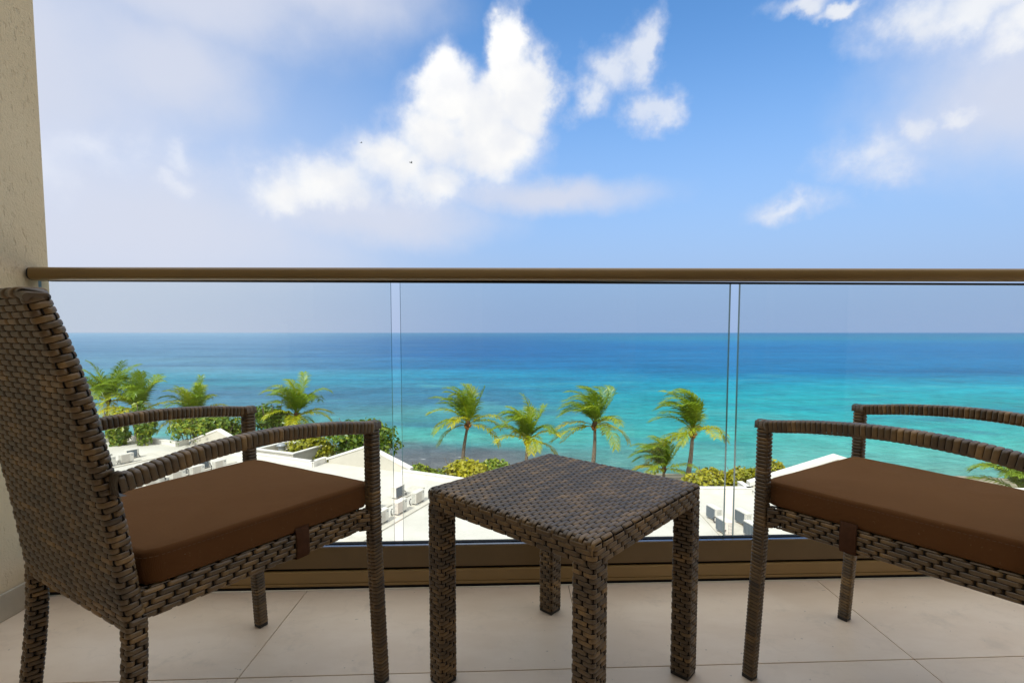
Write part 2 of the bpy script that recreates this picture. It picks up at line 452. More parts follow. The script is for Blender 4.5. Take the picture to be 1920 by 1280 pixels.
def link(name, me, parent=None, kind=None):
    o = bpy.data.objects.new(name, me); COL.objects.link(o)
    if parent is not None: o.parent = parent
    if kind: o['kind'] = kind
    return o
def part(name, mb, mats, parent=None, smooth=False, kind=None, bevel=0.0, recalc=False):
    o = link(name, mb.mesh(name, mats, smooth, recalc), parent, kind)
    if bevel > 0: bev(o, bevel)
    return o
def bev(o, width, seg=2):
    b = o.modifiers.new('bevel', 'BEVEL'); b.width = width; b.segments = seg; b.limit_method = 'ANGLE'; b.angle_limit = R(40)
    return o
def thing(name, label, cat, loc=(0, 0, 0), rz=0.0, group=None):
    o = bpy.data.objects.new(name, None); COL.objects.link(o)
    o.empty_display_size = 0.1
    o.location = loc; o.rotation_euler = (0, 0, rz)
    o['label'] = label; o['category'] = cat
    if group: o['group'] = group
    return o
def dup(o, parent=None):
    c = o.copy(); COL.objects.link(c)
    if parent is not None: c.parent = parent
    for ch in list(o.children): dup(ch, c)
    return c
def box_part(name, lo, hi, m, parent=None, bevel=0.0, kind=None, M=None):
    b = MB(); b.box(lo, hi, M=M); return part(name, b, m, parent, kind=kind, bevel=bevel)

# ================================================================== THE SETTING
SEA_Z, LAND_Z, ROOF_Z = -13.8, -12.7, -8.7

# ---- sea: one sheet to the horizon, sea bed colour with far haze and wave light painted in
def sea_mat():
    m, t, b, o = mat("sea_water")
    ge = t.node('ShaderNodeNewGeometry')
    px, py, pz = t.sep(ge.outputs['Position'])
    flat = t.comb(px, py, 0.0)
    n1 = t.noise(flat, 0.012, 6.0, 0.6)
    n2 = t.noise(t.vm('MULTIPLY', flat, (0.35, 1.0, 1.0)), 0.06, 6.0, 0.62)
    d = t.m('SQRT', t.m('ADD', t.m('MULTIPLY', px, px), t.m('MULTIPLY', py, py)))
    yy = t.m('MAXIMUM', py, 10.0)
    # distance out from the shore on a log scale, broken up by the reef
    lg = t.m('LOGARITHM', yy, 10.0)
    wob = t.m('ADD', t.m('MULTIPLY', t.m('SUBTRACT', n1, 0.5), 0.16), t.m('MULTIPLY', t.m('SUBTRACT', n2, 0.5), 0.09))
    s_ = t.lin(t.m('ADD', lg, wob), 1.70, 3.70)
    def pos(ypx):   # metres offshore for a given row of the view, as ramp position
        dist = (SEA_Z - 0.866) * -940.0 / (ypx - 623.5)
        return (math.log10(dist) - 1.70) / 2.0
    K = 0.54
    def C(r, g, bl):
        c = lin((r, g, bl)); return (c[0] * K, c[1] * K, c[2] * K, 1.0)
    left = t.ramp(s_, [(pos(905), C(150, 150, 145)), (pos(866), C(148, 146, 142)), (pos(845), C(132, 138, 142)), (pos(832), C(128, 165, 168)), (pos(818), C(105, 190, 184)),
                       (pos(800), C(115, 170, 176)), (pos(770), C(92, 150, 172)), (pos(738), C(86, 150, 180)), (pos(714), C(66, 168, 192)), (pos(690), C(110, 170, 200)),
                       (pos(660), C(104, 158, 196)), (pos(640), C(124, 172, 210)), (pos(627), C(150, 192, 225))])  # pale far stops paint haze over the distant water
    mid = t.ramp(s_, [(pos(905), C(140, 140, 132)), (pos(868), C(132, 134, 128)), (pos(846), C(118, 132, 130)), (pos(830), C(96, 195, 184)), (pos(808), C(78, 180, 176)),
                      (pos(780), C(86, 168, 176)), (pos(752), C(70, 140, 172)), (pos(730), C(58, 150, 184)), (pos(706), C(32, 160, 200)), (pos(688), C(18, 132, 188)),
                      (pos(665), C(6, 114, 182)), (pos(642), C(10, 112, 178)), (pos(627), C(66, 138, 186))])  # last stop lightened as painted horizon haze
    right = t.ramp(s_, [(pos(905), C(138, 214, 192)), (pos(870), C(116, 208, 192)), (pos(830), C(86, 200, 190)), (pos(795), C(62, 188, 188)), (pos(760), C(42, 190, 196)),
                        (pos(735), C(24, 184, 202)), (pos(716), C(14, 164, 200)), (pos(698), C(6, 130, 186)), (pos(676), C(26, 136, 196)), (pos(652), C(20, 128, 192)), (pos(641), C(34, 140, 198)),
                        (pos(635), C(50, 148, 186)), (pos(627), C(62, 134, 184))])  # farthest stop carries the haze in its colour
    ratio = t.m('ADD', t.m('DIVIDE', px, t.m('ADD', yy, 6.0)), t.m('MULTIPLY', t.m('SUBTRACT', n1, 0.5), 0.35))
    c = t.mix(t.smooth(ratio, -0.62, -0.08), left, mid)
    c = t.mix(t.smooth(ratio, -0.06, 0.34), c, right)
    # reef and weed patches in the shallows
    pt = t.noise(t.vm('MULTIPLY', flat, (0.45, 1.0, 1.0)), 0.085, 5.0, 0.6)
    shallow = t.m('MULTIPLY', t.smooth(yy, 55.0, 75.0), t.smooth(yy, 210.0, 120.0))
    c = t.mix(t.m('MULTIPLY', t.smooth(pt, 0.52, 0.68, 0.0, 0.5), shallow), c, C(62, 118, 150))
    c = t.mix(t.m('MULTIPLY', t.smooth(pt, 0.46, 0.34, 0.0, 0.35), shallow), c, C(112, 205, 200))
    # streaks of wind chop
    fl = t.vm('MULTIPLY', flat, (0.55, 1.0, 1.0))
    chop = t.noise(fl, 1.1, 4.0, 0.65)
    swell = t.noise(t.vm('MULTIPLY', flat, (0.12, 1.0, 1.0)), 0.03, 5.0, 0.6)
    c = t.mix(t.smooth(swell, 0.40, 0.7, 0.0, 0.35), c, C(18, 84, 146))
    # white water where the swell breaks at the reef edge
    foam = t.m('MULTIPLY', t.smooth(t.noise(t.vm('MULTIPLY', flat, (0.25, 1.0, 1.0)), 0.9, 6.0, 0.7), 0.62, 0.72), t.m('MULTIPLY', t.smooth(yy, 62.5, 57.5), t.smooth(ratio, 0.05, -0.12)))
    c = t.mix(t.m('MULTIPLY', foam, 0.7), c, rgb(0.8, 0.8, 0.78))
    w1 = t.noise(t.vm('MULTIPLY', flat, (0.8, 1.0, 1.0)), 0.50, 5.0, 0.75)
    w2 = t.noise(t.vm('MULTIPLY', flat, (0.8, 1.0, 1.0)), 0.13, 6.0, 0.78)
    wv_ = t.m('ADD', t.lin(w1, 0.32, 0.68, -0.5, 0.5), t.m('MULTIPLY', t.lin(w2, 0.32, 0.68, -0.5, 0.5), 0.8))
    w3 = t.noise(t.vm('MULTIPLY', flat, (0.7, 1.0, 1.0)), 0.035, 7.0, 0.80)
    wv_ = t.m('ADD', wv_, t.lin(w3, 0.32, 0.68, -0.5, 0.5))
    gain = t.m('ADD', 1.0, t.m('MULTIPLY', wv_, 0.42))  # lit and shaded wave slopes put into the colour
    c = t.vm('MULTIPLY', c, t.comb(gain, gain, gain))
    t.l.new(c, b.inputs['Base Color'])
    b.inputs['Roughness'].default_value = 0.32
    b.inputs['Specular IOR Level'].default_value = 0.02
    h = t.m('ADD', t.m('MULTIPLY', chop, 0.5), t.m('ADD', t.m('MULTIPLY', t.noise(fl, 0.22, 4.0, 0.6), 1.2), t.m('MULTIPLY', t.noise(fl, 4.0, 2.0, 0.5), 0.12)))
    bn = t.node('ShaderNodeBump'); bn.inputs['Strength'].default_value = 0.9; bn.inputs['Distance'].default_value = 0.8
    t.l.new(h, bn.inputs['Height']); t.l.new(bn.outputs[0], b.inputs['Normal'])
    return m
seab = MB()
ys = [-40, 40, 60, 80, 120, 200, 400, 1000, 3000, 10000, 40000]
xs = [-60000, -8000, -1500, -300, -60, 0, 60, 300, 1500, 8000, 60000]
seab.grid(np.array([[(x, y, SEA_Z) for y in ys] for x in xs], float))
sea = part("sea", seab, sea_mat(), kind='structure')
sea['label'] = 'turquoise sea running out to the level horizon'

# ---- land behind the beach
gm, t, b, o = mat("sandy_ground")
tcn = t.node('ShaderNodeTexCoord'); v = tcn.outputs['Object']
f1 = t.noise(v, 0.25, 6.0, 0.65); f2 = t.noise(v, 3.0, 5.0, 0.6)
c = t.mix(t.smooth(f1, 0.4, 0.62), rgb(0.36, 0.30, 0.22), rgb(0.16, 0.15, 0.08))
c = t.mix(t.smooth(f2, 0.5, 0.75, 0, 0.5), c, rgb(0.22, 0.18, 0.13))
t.l.new(c, b.inputs['Base Color']); b.inputs['Roughness'].default_value = 0.95
gx = np.linspace(-260, 260, 105); gy = np.concatenate([np.linspace(-60, 40, 21), np.linspace(42, 70, 29)])
gb = MB()
G = np.zeros((len(gx), len(gy), 3))
for i, x in enumerate(gx):
    shore = 54.0 + 1.4 * math.sin(x * 0.07) + 0.8 * math.sin(x * 0.19 + 1)
    for j, y in enumerate(gy):
        s = min(max((y - (shore - 8)) / 14.0, 0), 1)
        G[i, j] = (x, y, LAND_Z + 0.12 * math.sin(x * .3) * math.cos(y * .4) - 3.2 * s)
gb.grid(G)
part("ground", gb, gm, kind='structure', smooth=True)

# ================================================================== THE BALCONY
SL = 0.0414                      # the front edge runs at a slight angle to the camera
def Lb(x): return 1.695 + SL * x
ang = math.atan(SL)
XW = -1.565                      # face of the side wall

FZ = -0.014                      # floor level
# floor: grout bed with stone tiles let into it
fl = MB(); fl.prism([(XW, -1.3), (3.6, -1.3), (3.6, Lb(3.6) - .001), (XW, Lb(XW) - .001)], -0.25, FZ - 0.0035)
floor = part("balcony_floor", fl, M_GROUT, kind='structure')
floor['label'] = 'pale stone tiled balcony floor'
colx = [XW, -0.70, 0.197, 1.087, 1.985, 2.88, 3.6]
rows = [-1.30, -0.535, 0.36, 1.258, None]
def ry(r, x):
    if rows[r] is None: return Lb(x) - 0.003
    return rows[r] + (0.0415 * x if 0 < r else 0.0)
for ci in range(len(colx) - 1):
    for r in range(len(rows) - 1):
        g = 0.0014
        x0, x1 = colx[ci] + g, colx[ci + 1] - g
        P = [(x0, ry(r, x0) + g), (x1, ry(r, x1) + g), (x1, ry(r + 1, x1) - g), (x0, ry(r + 1, x0) - g)]
        cxm = sum(p[0] for p in P) / 4; cym = sum(p[1] for p in P) / 4
        tb = MB(); tb.prism([(p[0] - cxm, p[1] - cym) for p in P], -0.008, 0.0)
        to = part("tile", tb, M_TILE, floor, bevel=0.0008)
        to.location = (cxm, cym, FZ)

# side wall with its stone skirting, unseen dark rear wall raised to keep the sun off
wl = MB(); wl.box((XW - 0.28, -1.3, -13.0), (XW, 1.712, 2.75))
wall = part("side_wall", wl, M_STUCCO, kind='structure', bevel=0.006)
wall['label'] = 'rough beige stuccoed side wall of the balcony'
for y0, y1 in ((-1.29, -0.36), (-0.358, 0.56), (0.562, Lb(XW) - 0.02)):
    box_part("skirting", (XW + 0.0005, y0, FZ + 0.001), (XW + 0.012, y1, 0.070), M_SKIRT, wall, bevel=0.002)
ew = MB(); ew.box((3.61, -1.3, -13.0), (3.89, 1.90, 2.75))
part("added_shade_wall", ew, M_STUCCO, kind='structure', bevel=0.006)  # unseen wall added to cut light from the right
rw = MB(); rw.box((-14, -1.6, -13.0), (14, -1.301, 5.3))
rwo = part("unseen_rear_wall", rw, M_REARDARK, kind='structure')  # height blocks the sun, dark face cuts bounce onto the seats
dr = thing("unseen_dark_door", "unseen dark glass door added to cut the light from behind", "door", (1.35, -1.30, 0.0))
for k_ in range(2):
    xd = -1.45 + 1.46 * k_
    fb = MB()
    for lo, hi in (((xd, .002, FZ), (xd + .07, .05, 2.35)), ((xd + 1.38, .002, .01), (xd + 1.45, .05, 2.35)), ((xd + .07, .002, .01), (xd + 1.38, .05, .09)), ((xd + .07, .002, 2.27), (xd + 1.38, .05, 2.35))): fb.box(lo, hi)
    fo = part("door_frame", fb, M_BRONZE2, dr)
    box_part("door_glass", (xd + .071, .015, .091), (xd + 1.379, .025, 2.269), M_DOORGLASS, fo)  # unseen door added as a dark area behind the balcony
fasc = MB(); fasc.prism([(XW, Lb(XW) + .075), (3.6, Lb(3.6) + .075), (3.6, Lb(3.6)), (XW, Lb(XW))], -0.6, -0.035)
part("slab_edge", fasc, M_STUCCO, kind='structure')

# glass railing
rail = thing("glass_railing", "frameless glass railing with a bronze handrail across the balcony front", "railing", (0, 1.695, 0), ang)
def RX(x): return x / math.cos(ang)         # distance along the railing for a world x
x0r, x1r = RX(XW) + 0.002, 3.6
hr = MB()
na = 24
A_ = np.linspace(0, 2 * math.pi, na, endpoint=False)
def sgn_pow(c, e): return np.sign(c) * np.abs(c) ** e
prof = np.stack([0.036 * sgn_pow(np.cos(A_), 0.55), 0.0215 * sgn_pow(np.sin(A_), 0.6)], -1)
xsr = [x0r + 0.012, x1r]
def rail_z(x): return 1.0566 + 0.0036 * (x + 1.5)
Pp = np.array([[(x, 0.024 + p[0], rail_z(x) + p[1]) for p in prof] for x in xsr])
hr.grid(Pp, closed_b=True)
hr.f.append(tuple(range(na - 1, -1, -1))); hr.mi.append(0)
handrail = part("handrail", hr, M_BRONZE, rail, smooth=True, recalc=True)
cp = MB()
caps = []
for k, (s_, dxx) in enumerate(((1.0, 0.0125), (0.96, 0.006), (0.8, 0.0015), (0.45, 0.0))):
    caps.append([(x0r + dxx, 0.024 + p[0] * s_, rail_z(x0r) + p[1] * s_) for p in prof])
cp.grid(np.array(caps), closed_b=True)
cp.f.append(tuple(3 * na + i for i in range(na))); cp.mi.append(0)
part("end_cap", cp, M_BLACK, handrail, smooth=True, recalc=True)
# glazing groove under the handrail
box_part("groove_gasket", (x0r + 0.05, 0.016, 1.0335), (x1r, 0.032, 1.040), M_BLACK, rail)
joints = [(RX(-1.545), RX(-0.4075)), (RX(-0.3765), RX(0.757)), (RX(0.7905), RX(1.925)), (RX(1.957), RX(3.09))]
for gx0, gx1 in joints:
    g = MB()
    g.box((gx0, 0.018, 0.125), (gx1, 0.030, 1.036))
    g.mi = [0, 0, 0, 1, 0, 1]
    po = part("glass_pane", g, [M_GLASS, M_GEDGE], rail)
base = box_part("base_channel", (x0r, 0.0, 0.060), (x1r, 0.016, 0.134), M_BRONZE2, rail, bevel=0.002)
box_part("channel_lip", (x0r, 0.002, 0.1345), (x1r, 0.0165, 0.137), M_CHANNEL, base)
box_part("gasket", (x0r, 0.0172, 0.126), (x1r, 0.0308, 0.1400), M_BLACK, rail)
box_part("base_channel", (x0r, 0.032, FZ), (x1r, 0.05, 0.134), M_BRONZE2, rail, bevel=0.002)
box_part("gap_shade_strip", (x0r, 0.010, 0.052), (x1r, 0.0315, 0.0595), M_BLACK, rail)  # black strip painted in for the shade of the recess
pl = box_part("plinth", (x0r, -0.006, 0.012), (x1r, 0.0315, 0.0515), M_BRONZE, rail, bevel=0.0015)
box_part("plinth_bead", (x0r, -0.009, 0.003), (x1r, 0.0, 0.0110), M_BRONZE, pl)
box_part("gap_shade_strip", (x0r, 0.004, FZ + 0.0005), (x1r, 0.0315, 0.0115), M_BLACK, rail)  # black strip stands for the shade under the plinth

# ================================================================== WICKER
def rrect(s, hx, hy, r):
    """rounded rectangle by arc length from (hx, -hy+r) going +y; returns x, y, nx, ny"""
    a, b_ = 2 * (hy - r), 2 * (hx - r); q_ = math.pi * r / 2
    per = 2 * a + 2 * b_ + 4 * q_
    s = np.mod(s, per)
    x = np.zeros_like(s); y = np.zeros_like(s); nx = np.zeros_like(s); ny = np.zeros_like(s)
    segs = [(a, 'l', (hx, -hy + r), (0, 1)), (q_, 'c', (hx - r, hy - r), 0.0), (b_, 'l', (hx - r, hy), (-1, 0)), (q_, 'c', (-hx + r, hy - r), math.pi / 2),
            (a, 'l', (-hx, hy - r), (0, -1)), (q_, 'c', (-hx + r, -hy + r), math.pi), (b_, 'l', (-hx + r, -hy), (1, 0)), (q_, 'c', (hx - r, -hy + r), 1.5 * math.pi)]
    s0 = 0.0
    for L, kind, p, d in segs:
        m = (s >= s0 - 1e-12) & (s <= s0 + L + 1e-12)
        u = s - s0
        if kind == 'l':
            x = np.where(m, p[0] + d[0] * u, x); y = np.where(m, p[1] + d[1] * u, y)
            nx = np.where(m, d[1], nx); ny = np.where(m, -d[0], ny)
        else:
            a_ = d + u / r
            x = np.where(m, p[0] + r * np.cos(a_), x); y = np.where(m, p[1] + r * np.sin(a_), y)
            nx = np.where(m, np.cos(a_), nx); ny = np.where(m, np.sin(a_), ny)
        s0 += L
    return x, y, nx, ny
def rr_per(hx, hy, r): return 4 * (hy - r) + 4 * (hx - r) + 2 * math.pi * r

class Tube:
    """rounded-rectangle section swept along a path; u = arc length round it, v = arc length along it"""
    def __init__(s, path, ex, hx, hy, r, taper=None):
        P = np.asarray(path, float)
        seg = np.linalg.norm(np.diff(P, axis=0), axis=1)
        s.L = np.concatenate([[0], np.cumsum(seg)]); s.len = s.L[-1]; s.P = P
        T = np.gradient(P, s.L, axis=0); T /= np.linalg.norm(T, axis=1)[:, None]; s.T = T
        s.ex = np.asarray(ex, float)
        s.hx, s.hy, s.r = hx, hy, r
        s.per = rr_per(hx, hy, r)
    def __call__(s, U, V, off=0.0):
        x, y, nx, ny = rrect(U, s.hx, s.hy, s.r)
        C = np.stack([np.interp(V, s.L, s.P[:, k]) for k in range(3)], -1)
        # extrapolate past the ends
        over_ = np.maximum(V - s.len, 0) + np.minimum(V, 0)
        T = np.stack([np.interp(V, s.L, s.T[:, k]) for k in range(3)], -1)
        T /= np.linalg.norm(T, axis=-1, keepdims=True)
        C = C + T * over_[..., None]
        ex = s.ex - T * (T @ s.ex)[..., None]; ex /= np.linalg.norm(ex, axis=-1, keepdims=True)
        ey = np.cross(T, ex)
        pos = C + ex * (x + nx * off)[..., None] + ey * (y + ny * off)[..., None]
        N = ex * nx[..., None] + ey * ny[..., None]
        return pos, N

AMP, CROWN = 0.0019, 0.0017
def hcurve(samples, knots, vals, sharp=1.0):
    """eased height through the crossings; a strand stays up along its float and dives steeply"""
    i = np.clip(np.searchsorted(knots, samples) - 1, 0, len(knots) - 2)
    f = np.clip((samples - knots[i]) / (knots[i + 1] - knots[i] + 1e-12), 0, 1)
    up0 = vals[i] > vals[i + 1]; dn0 = vals[i] < vals[i + 1]
    if sharp > 1:      # shift the dive towards the crossing that is under
        f = np.where(up0, np.clip((f - .54) / .40, 0, 1), np.where(dn0, np.clip((f - .06) / .40, 0, 1), f))
    f = 0.5 - 0.5 * np.cos(np.pi * f)
    return vals[i] * (1 - f) + vals[i + 1] * f
def strand(mb, surf, along, fixed, samples, h, width, crown, tone, closed=False, amp_off=0.0):
    offs = np.array([-.5, -.40, -.2, .2, .40, .5]) * width
    drop = np.array([-1.0, -.28, 0, 0, -.28, -1.0]) * crown
    A = np.repeat(samples[:, None], 6, 1); B = np.repeat((fixed + offs)[None, :], len(samples), 0)
    U, V = (A, B) if along == 'u' else (B, A)
    P, N = surf(U, V)
    P = P + N * (h[:, None] + drop[None, :] + amp_off)[..., None]
    if along != 'u': P = P[:, ::-1]
    mb.grid(P, closed_a=closed, tone=tone)
def float_tones(samples, knots, lo, hi):
    """each float of a strand has its own shade, drifting along the strand"""
    n = len(knots) + 2
    base_ = rng.random() * .6
    r = np.clip(base_ + .4 * rng.random(n // 3 + 2), 0, 1)
    i = np.clip(np.searchsorted(knots, samples), 0, n - 1) // 3
    return lo + (hi - lo) * np.clip(r[i] * .75 + .25 * smooth_rand(len(samples), 30), 0, 1)
def smooth_rand(n, k=6):
    r = rng.random(max(2, n // k + 3)); return np.interp(np.linspace(0, len(r) - 1.001, n), np.arange(len(r)), r)
def weave(surf, wu, wv, per=None, v0=0.0, v1=1.0, warp_w=0.0060, weft_w=0.0086, swap=False, period=3, per_strand=None, amp=AMP, crown=CROWN, k=4, warps_mb=None):
    """twill weave of strands over a surface; wu: warp positions (across u), wv: weft positions (along v).
    The wide strands float over two crossings and dive under one; the narrow binders hold them down."""
    wu = np.asarray(wu, float); wv = np.asarray(wv, float)
    out = []
    nW = len(wu)
    def weft_over(i, j):
        o_ = (np.asarray(i) + np.asarray(j)) % period != period - 1
        return ~o_ if swap else o_
    for j, vv in enumerate(wv):
        i = np.arange(nW)
        vals = np.where(weft_over(i, j), amp, -amp) * (1.0 if not swap else .5)
        if per is not None:
            kn = np.concatenate([[wu[-1] - per], wu, [wu[0] + per]]); va = np.concatenate([[vals[-1]], vals, [vals[0]]])
            base_ = np.concatenate([wu, [wu[0] + per]])
            gaps = [g_ for g_ in range(len(kn) - 1) if kn[g_ + 1] - kn[g_] > .018]
            for g_ in reversed(gaps):        # plain wrapping between distant binders lies level
                kn = np.insert(kn, g_ + 1, [kn[g_] + .007, kn[g_ + 1] - .007]); va = np.insert(va, g_ + 1, [.2 * amp, .2 * amp])
        else:
            d0 = wu[1] - wu[0] if nW > 1 else 0.01
            kn = np.concatenate([[wu[0] - d0], wu, [wu[-1] + d0]]); va = np.concatenate([[0.0], vals, [0.0]])
            base_ = np.concatenate([[surf.u0], wu, [surf.u1]]) if hasattr(surf, 'u0') else wu
        smp = []
        for a_, b_ in zip(base_[:-1], base_[1:]):
            kk = max(k if not swap else 2, int(round((b_ - a_) / 0.0035)))
            smp += list(a_ + (b_ - a_) * (np.array([0, .13, .26, .38, .62, .74, .87]) if (kk <= 5 and not swap) else np.arange(kk) / kk))
        if per is None: smp.append(base_[-1])
        smp = np.array(smp)
        h = hcurve(smp, kn, va, 1.0 if swap else 2.0)
        tone = float_tones(smp, wu, .30, 1.0) if not swap else np.full(len(smp), .08 * rng.random())  # binder rings toned near black as painted gap shade
        mb = per_strand() if per_strand else warps_mb
        strand(mb, surf, 'u', vv, smp, h, weft_w, crown * (.7 if swap else 1), tone, closed=per is not None)
        out.append(mb)
    for i, uu in enumerate(wu):
        j = np.arange(len(wv))
        vals = np.where(weft_over(i, j), -amp, amp * (1.0 if swap or period == 2 else .25))
        kn = np.concatenate([[v0 - 0.01], wv, [v1 + 0.01]]); va = np.concatenate([[-amp], vals, [-amp]])
        pts = np.concatenate([[v0], wv, [v1]])
        fr_ = np.array([0, .13, .26, .38, .62, .74, .87]) if swap else np.arange(3) / 3
        smp = []
        for a_, b_ in zip(pts[:-1], pts[1:]): smp += list(a_ + (b_ - a_) * fr_)
        smp.append(v1); smp = np.array(smp)
        h = hcurve(smp, kn, va, 2.0 if swap else 1.0)
        tone = float_tones(smp, wv, .30, 1.0) if swap else np.clip((.0 if period == 3 else .35) + (.05 if period == 3 else .3) * rng.random() + (.03 if period == 3 else .2) * smooth_rand(len(smp), 20), 0, 1)  # twill binders darkened to paint the shade of gaps between floats
        strand(warps_mb, surf, 'v', uu, smp, h, warp_w, crown * (1 if swap else .7), tone)
    return out
def core(mb, tube, off=-0.0058, n_v=None, n_u=28, cap=True):
    n_v = n_v or max(2, int(tube.len / 0.03))
    V = np.linspace(0, tube.len, n_v); U = np.linspace(0, tube.per, n_u, endpoint=False)
    P, _ = tube(np.repeat(U[None], n_v, 0), np.repeat(V[:, None], n_u, 1), off)
    b0 = mb.n
    mb.grid(P, closed_b=True)
    if cap:
        mb.f.append(tuple(b0 + i for i in range(n_u))); mb.mi.append(0)
        mb.f.append(tuple(b0 + (n_v - 1) * n_u + i for i in reversed(range(n_u)))); mb.mi.append(0)
def spread(a, b, n): return np.linspace(a, b, n)
def rows_for(L, pitch): 
    n = max(2, int(round(L / pitch))); return (np.arange(n) + .5) * L / n
def woven_tube(name, tube, warps, parent, pitch=0.0095, swap=False, period=3, weft_w=None, warp_w=0.0030, foot=False, strands=False, amp=AMP, crown=CROWN):
    """a part made of a dark core, and the woven strands round it as a sub-part"""
    cb = MB(); core(cb, tube)
    o = part(name, cb, M_CORE, parent, smooth=False)
    wv = rows_for(tube.len, pitch)
    ww = weft_w or (wv[1] - wv[0]) * 0.925
    if strands:
        wmb = MB(); made = []
        ws = weave(tube, warps, wv, per=tube.per, v0=0.001, v1=tube.len - .001, warp_w=warp_w, weft_w=ww, swap=swap, period=period, per_strand=MB, warps_mb=wmb, amp=amp, crown=crown)
        for mb in ws: part("strand", mb, M_WICKER, o, smooth=True)
        part("warp_weave", wmb, M_WICKER, o, smooth=True, kind='stuff')
    else:
        wmb = MB()
        weave(tube, warps, wv, per=tube.per, v0=0.001, v1=tube.len - .001, warp_w=warp_w, weft_w=ww, swap=swap, period=period, warps_mb=wmb, amp=amp, crown=crown)
        part("weave", wmb, M_WICKER, o, smooth=True, kind='stuff')
    if foot:
        f = MB()
        for k_, (zz, s_) in enumerate(((0.0, .92), (0.012, .98))): pass
        c0 = tube.P[-1] if tube.P[-1][2] < tube.P[0][2] else tube.P[0]
        f.box((c0[0] - tube.hx + .001, c0[1] - tube.hy + .001, FZ), (c0[0] + tube.hx - .001, c0[1] + tube.hy - .001, FZ + 0.0115))
        part("foot", f, M_FOOT, o, bevel=0.002)
    return o

# ---------------------------------------------------------------- side table
H = 0.2435
tab = thing("side_table", "square brown wicker side table standing between the two chairs", "table", (0.1345, 1.2345, 0), math.atan2(0.338, -0.369) - math.pi / 2)
TZ = 0.486
class TopSurf:
    u0, u1 = -0.262, 0.262
    r = 0.012
    def prof(s, t):
        """flat, then a quarter round, then down the edge"""
        a = np.abs(t); fl_ = H - s.r; q_ = s.r * math.pi / 2
        th = np.clip((a - fl_) / s.r, 0, math.pi / 2)
        x = np.where(a < fl_, a, fl_ + s.r * np.sin(th))
        z = np.where(a < fl_, 0.0, -s.r * (1 - np.cos(th)) - np.maximum(a - fl_ - q_, 0))
        return np.sign(t) * x, z, np.sign(t) * np.sin(th), np.cos(th)
    def __call__(s, U, V):
        x, zx, nx, cx_ = s.prof(U); y, zy, ny, cy_ = s.prof(V)
        z = TZ - 0.002 + zx + zy
        N = np.stack([nx, ny, cx_ * cy_ + 1e-6], -1); N /= np.linalg.norm(N, axis=-1, keepdims=True)
        return np.stack([x, y, z], -1), N
ts = TopSurf()
tc_ = MB(); tc_.box((-H + .007, -H + .007, TZ - .045), (H - .007, H - .007, TZ - .007))
top = part("tabletop", tc_, M_CORE, tab)
pitch_w, pitch_f = 0.0128, 0.0094
n_w = int(2 * (H + .006) / pitch_w) ; n_f = int(2 * (H + .004) / pitch_f)
wus = (np.arange(n_w) - (n_w - 1) / 2) * pitch_w; wvs = (np.arange(n_f) - (n_f - 1) / 2) * pitch_f
wm_ = MB()
for mb in weave(ts, wus, wvs, per=None, v0=-H - .010, v1=H + .010, warp_w=.0030, weft_w=.0090, per_strand=MB, warps_mb=wm_):
    part("strand", mb, M_WICKER, top, smooth=True)
part("warp_weave", wm_, M_WICKER, top, smooth=True, kind='stuff')
apron_t = Tube([(0, 0, TZ - 0.050), (0, 0, TZ - 0.010)], (1, 0, 0), H, H, 0.012)
nap = 3 * int(apron_t.per / 0.0135 / 3)
woven_tube("apron", apron_t, np.arange(nap) * apron_t.per / nap, tab, pitch=0.0098)
under = MB(); under.box((-H + .03, -H + .03, TZ - .052), (H - .03, H - .03, TZ - .046))
part("underside", under, M_CORE, tab)
for ix, iy in ((1, 1), (1, -1), (-1, 1), (-1, -1)):
    tl = Tube([(ix * (H - .025), iy * (H - .025), TZ - .044), (ix * (H - .025), iy * (H - .025), 0.25), (ix * (H - .025), iy * (H - .025), FZ + 0.010)], (1, 0, 0), .0245, .0245, .007)
    woven_tube("leg", tl, np.arange(15) * tl.per / 15, tab, pitch=0.0094, foot=True)

# ---------------------------------------------------------------- armchair (built once, then copied)
HX, YF, YB = 0.245, 0.235, -0.237     # half width at the front legs, front leg line, rear leg line
HR = 0.199                              # half width at the rear legs
def smooth_path(keys, n):
    keys = np.asarray(keys, float)
    # Catmull-Rom through the keys
    P = np.vstack([2 * keys[0] - keys[1], keys, 2 * keys[-1] - keys[-2]])
    out = []
    m = len(keys) - 1
    for i in range(m):
        p0, p1, p2, p3 = P[i], P[i + 1], P[i + 2], P[i + 3]
        for t_ in np.linspace(0, 1, n, endpoint=False):
            out.append(0.5 * ((2 * p1) + (-p0 + p2) * t_ + (2 * p0 - 5 * p1 + 4 * p2 - p3) * t_ ** 2 + (-p0 + 3 * p1 - 3 * p2 + p3) * t_ ** 3))
    out.append(keys[-1])
    return np.array(out)
CH_LABEL = ["brown wicker armchair at left seen from behind its tall backrest", "brown wicker armchair at right, only its armrests, seat and front legs in view"]
chair = thing("wicker_armchair", CH_LABEL[0], "armchair", (0, 0, 0), 0, "wicker armchairs on the balcony")
# backrest: one continuous woven shell
back_keys = [(0, -.256, .382), (0, -.264, .45), (0, -.273, .53), (0, -.283, .60), (0, -.295, .672), (0, -.315, .773), (0, -.334, .845), (0, -.358, .919)]
bt = Tube(smooth_path(back_keys, 10), (1, 0, 0), 0.2115, 0.0140, 0.011)
nb_ = 3 * int(bt.per / 0.0140 / 3)
backrest = woven_tube("backrest", bt, np.arange(nb_) * bt.per / nb_, chair, pitch=0.0098, strands=True)
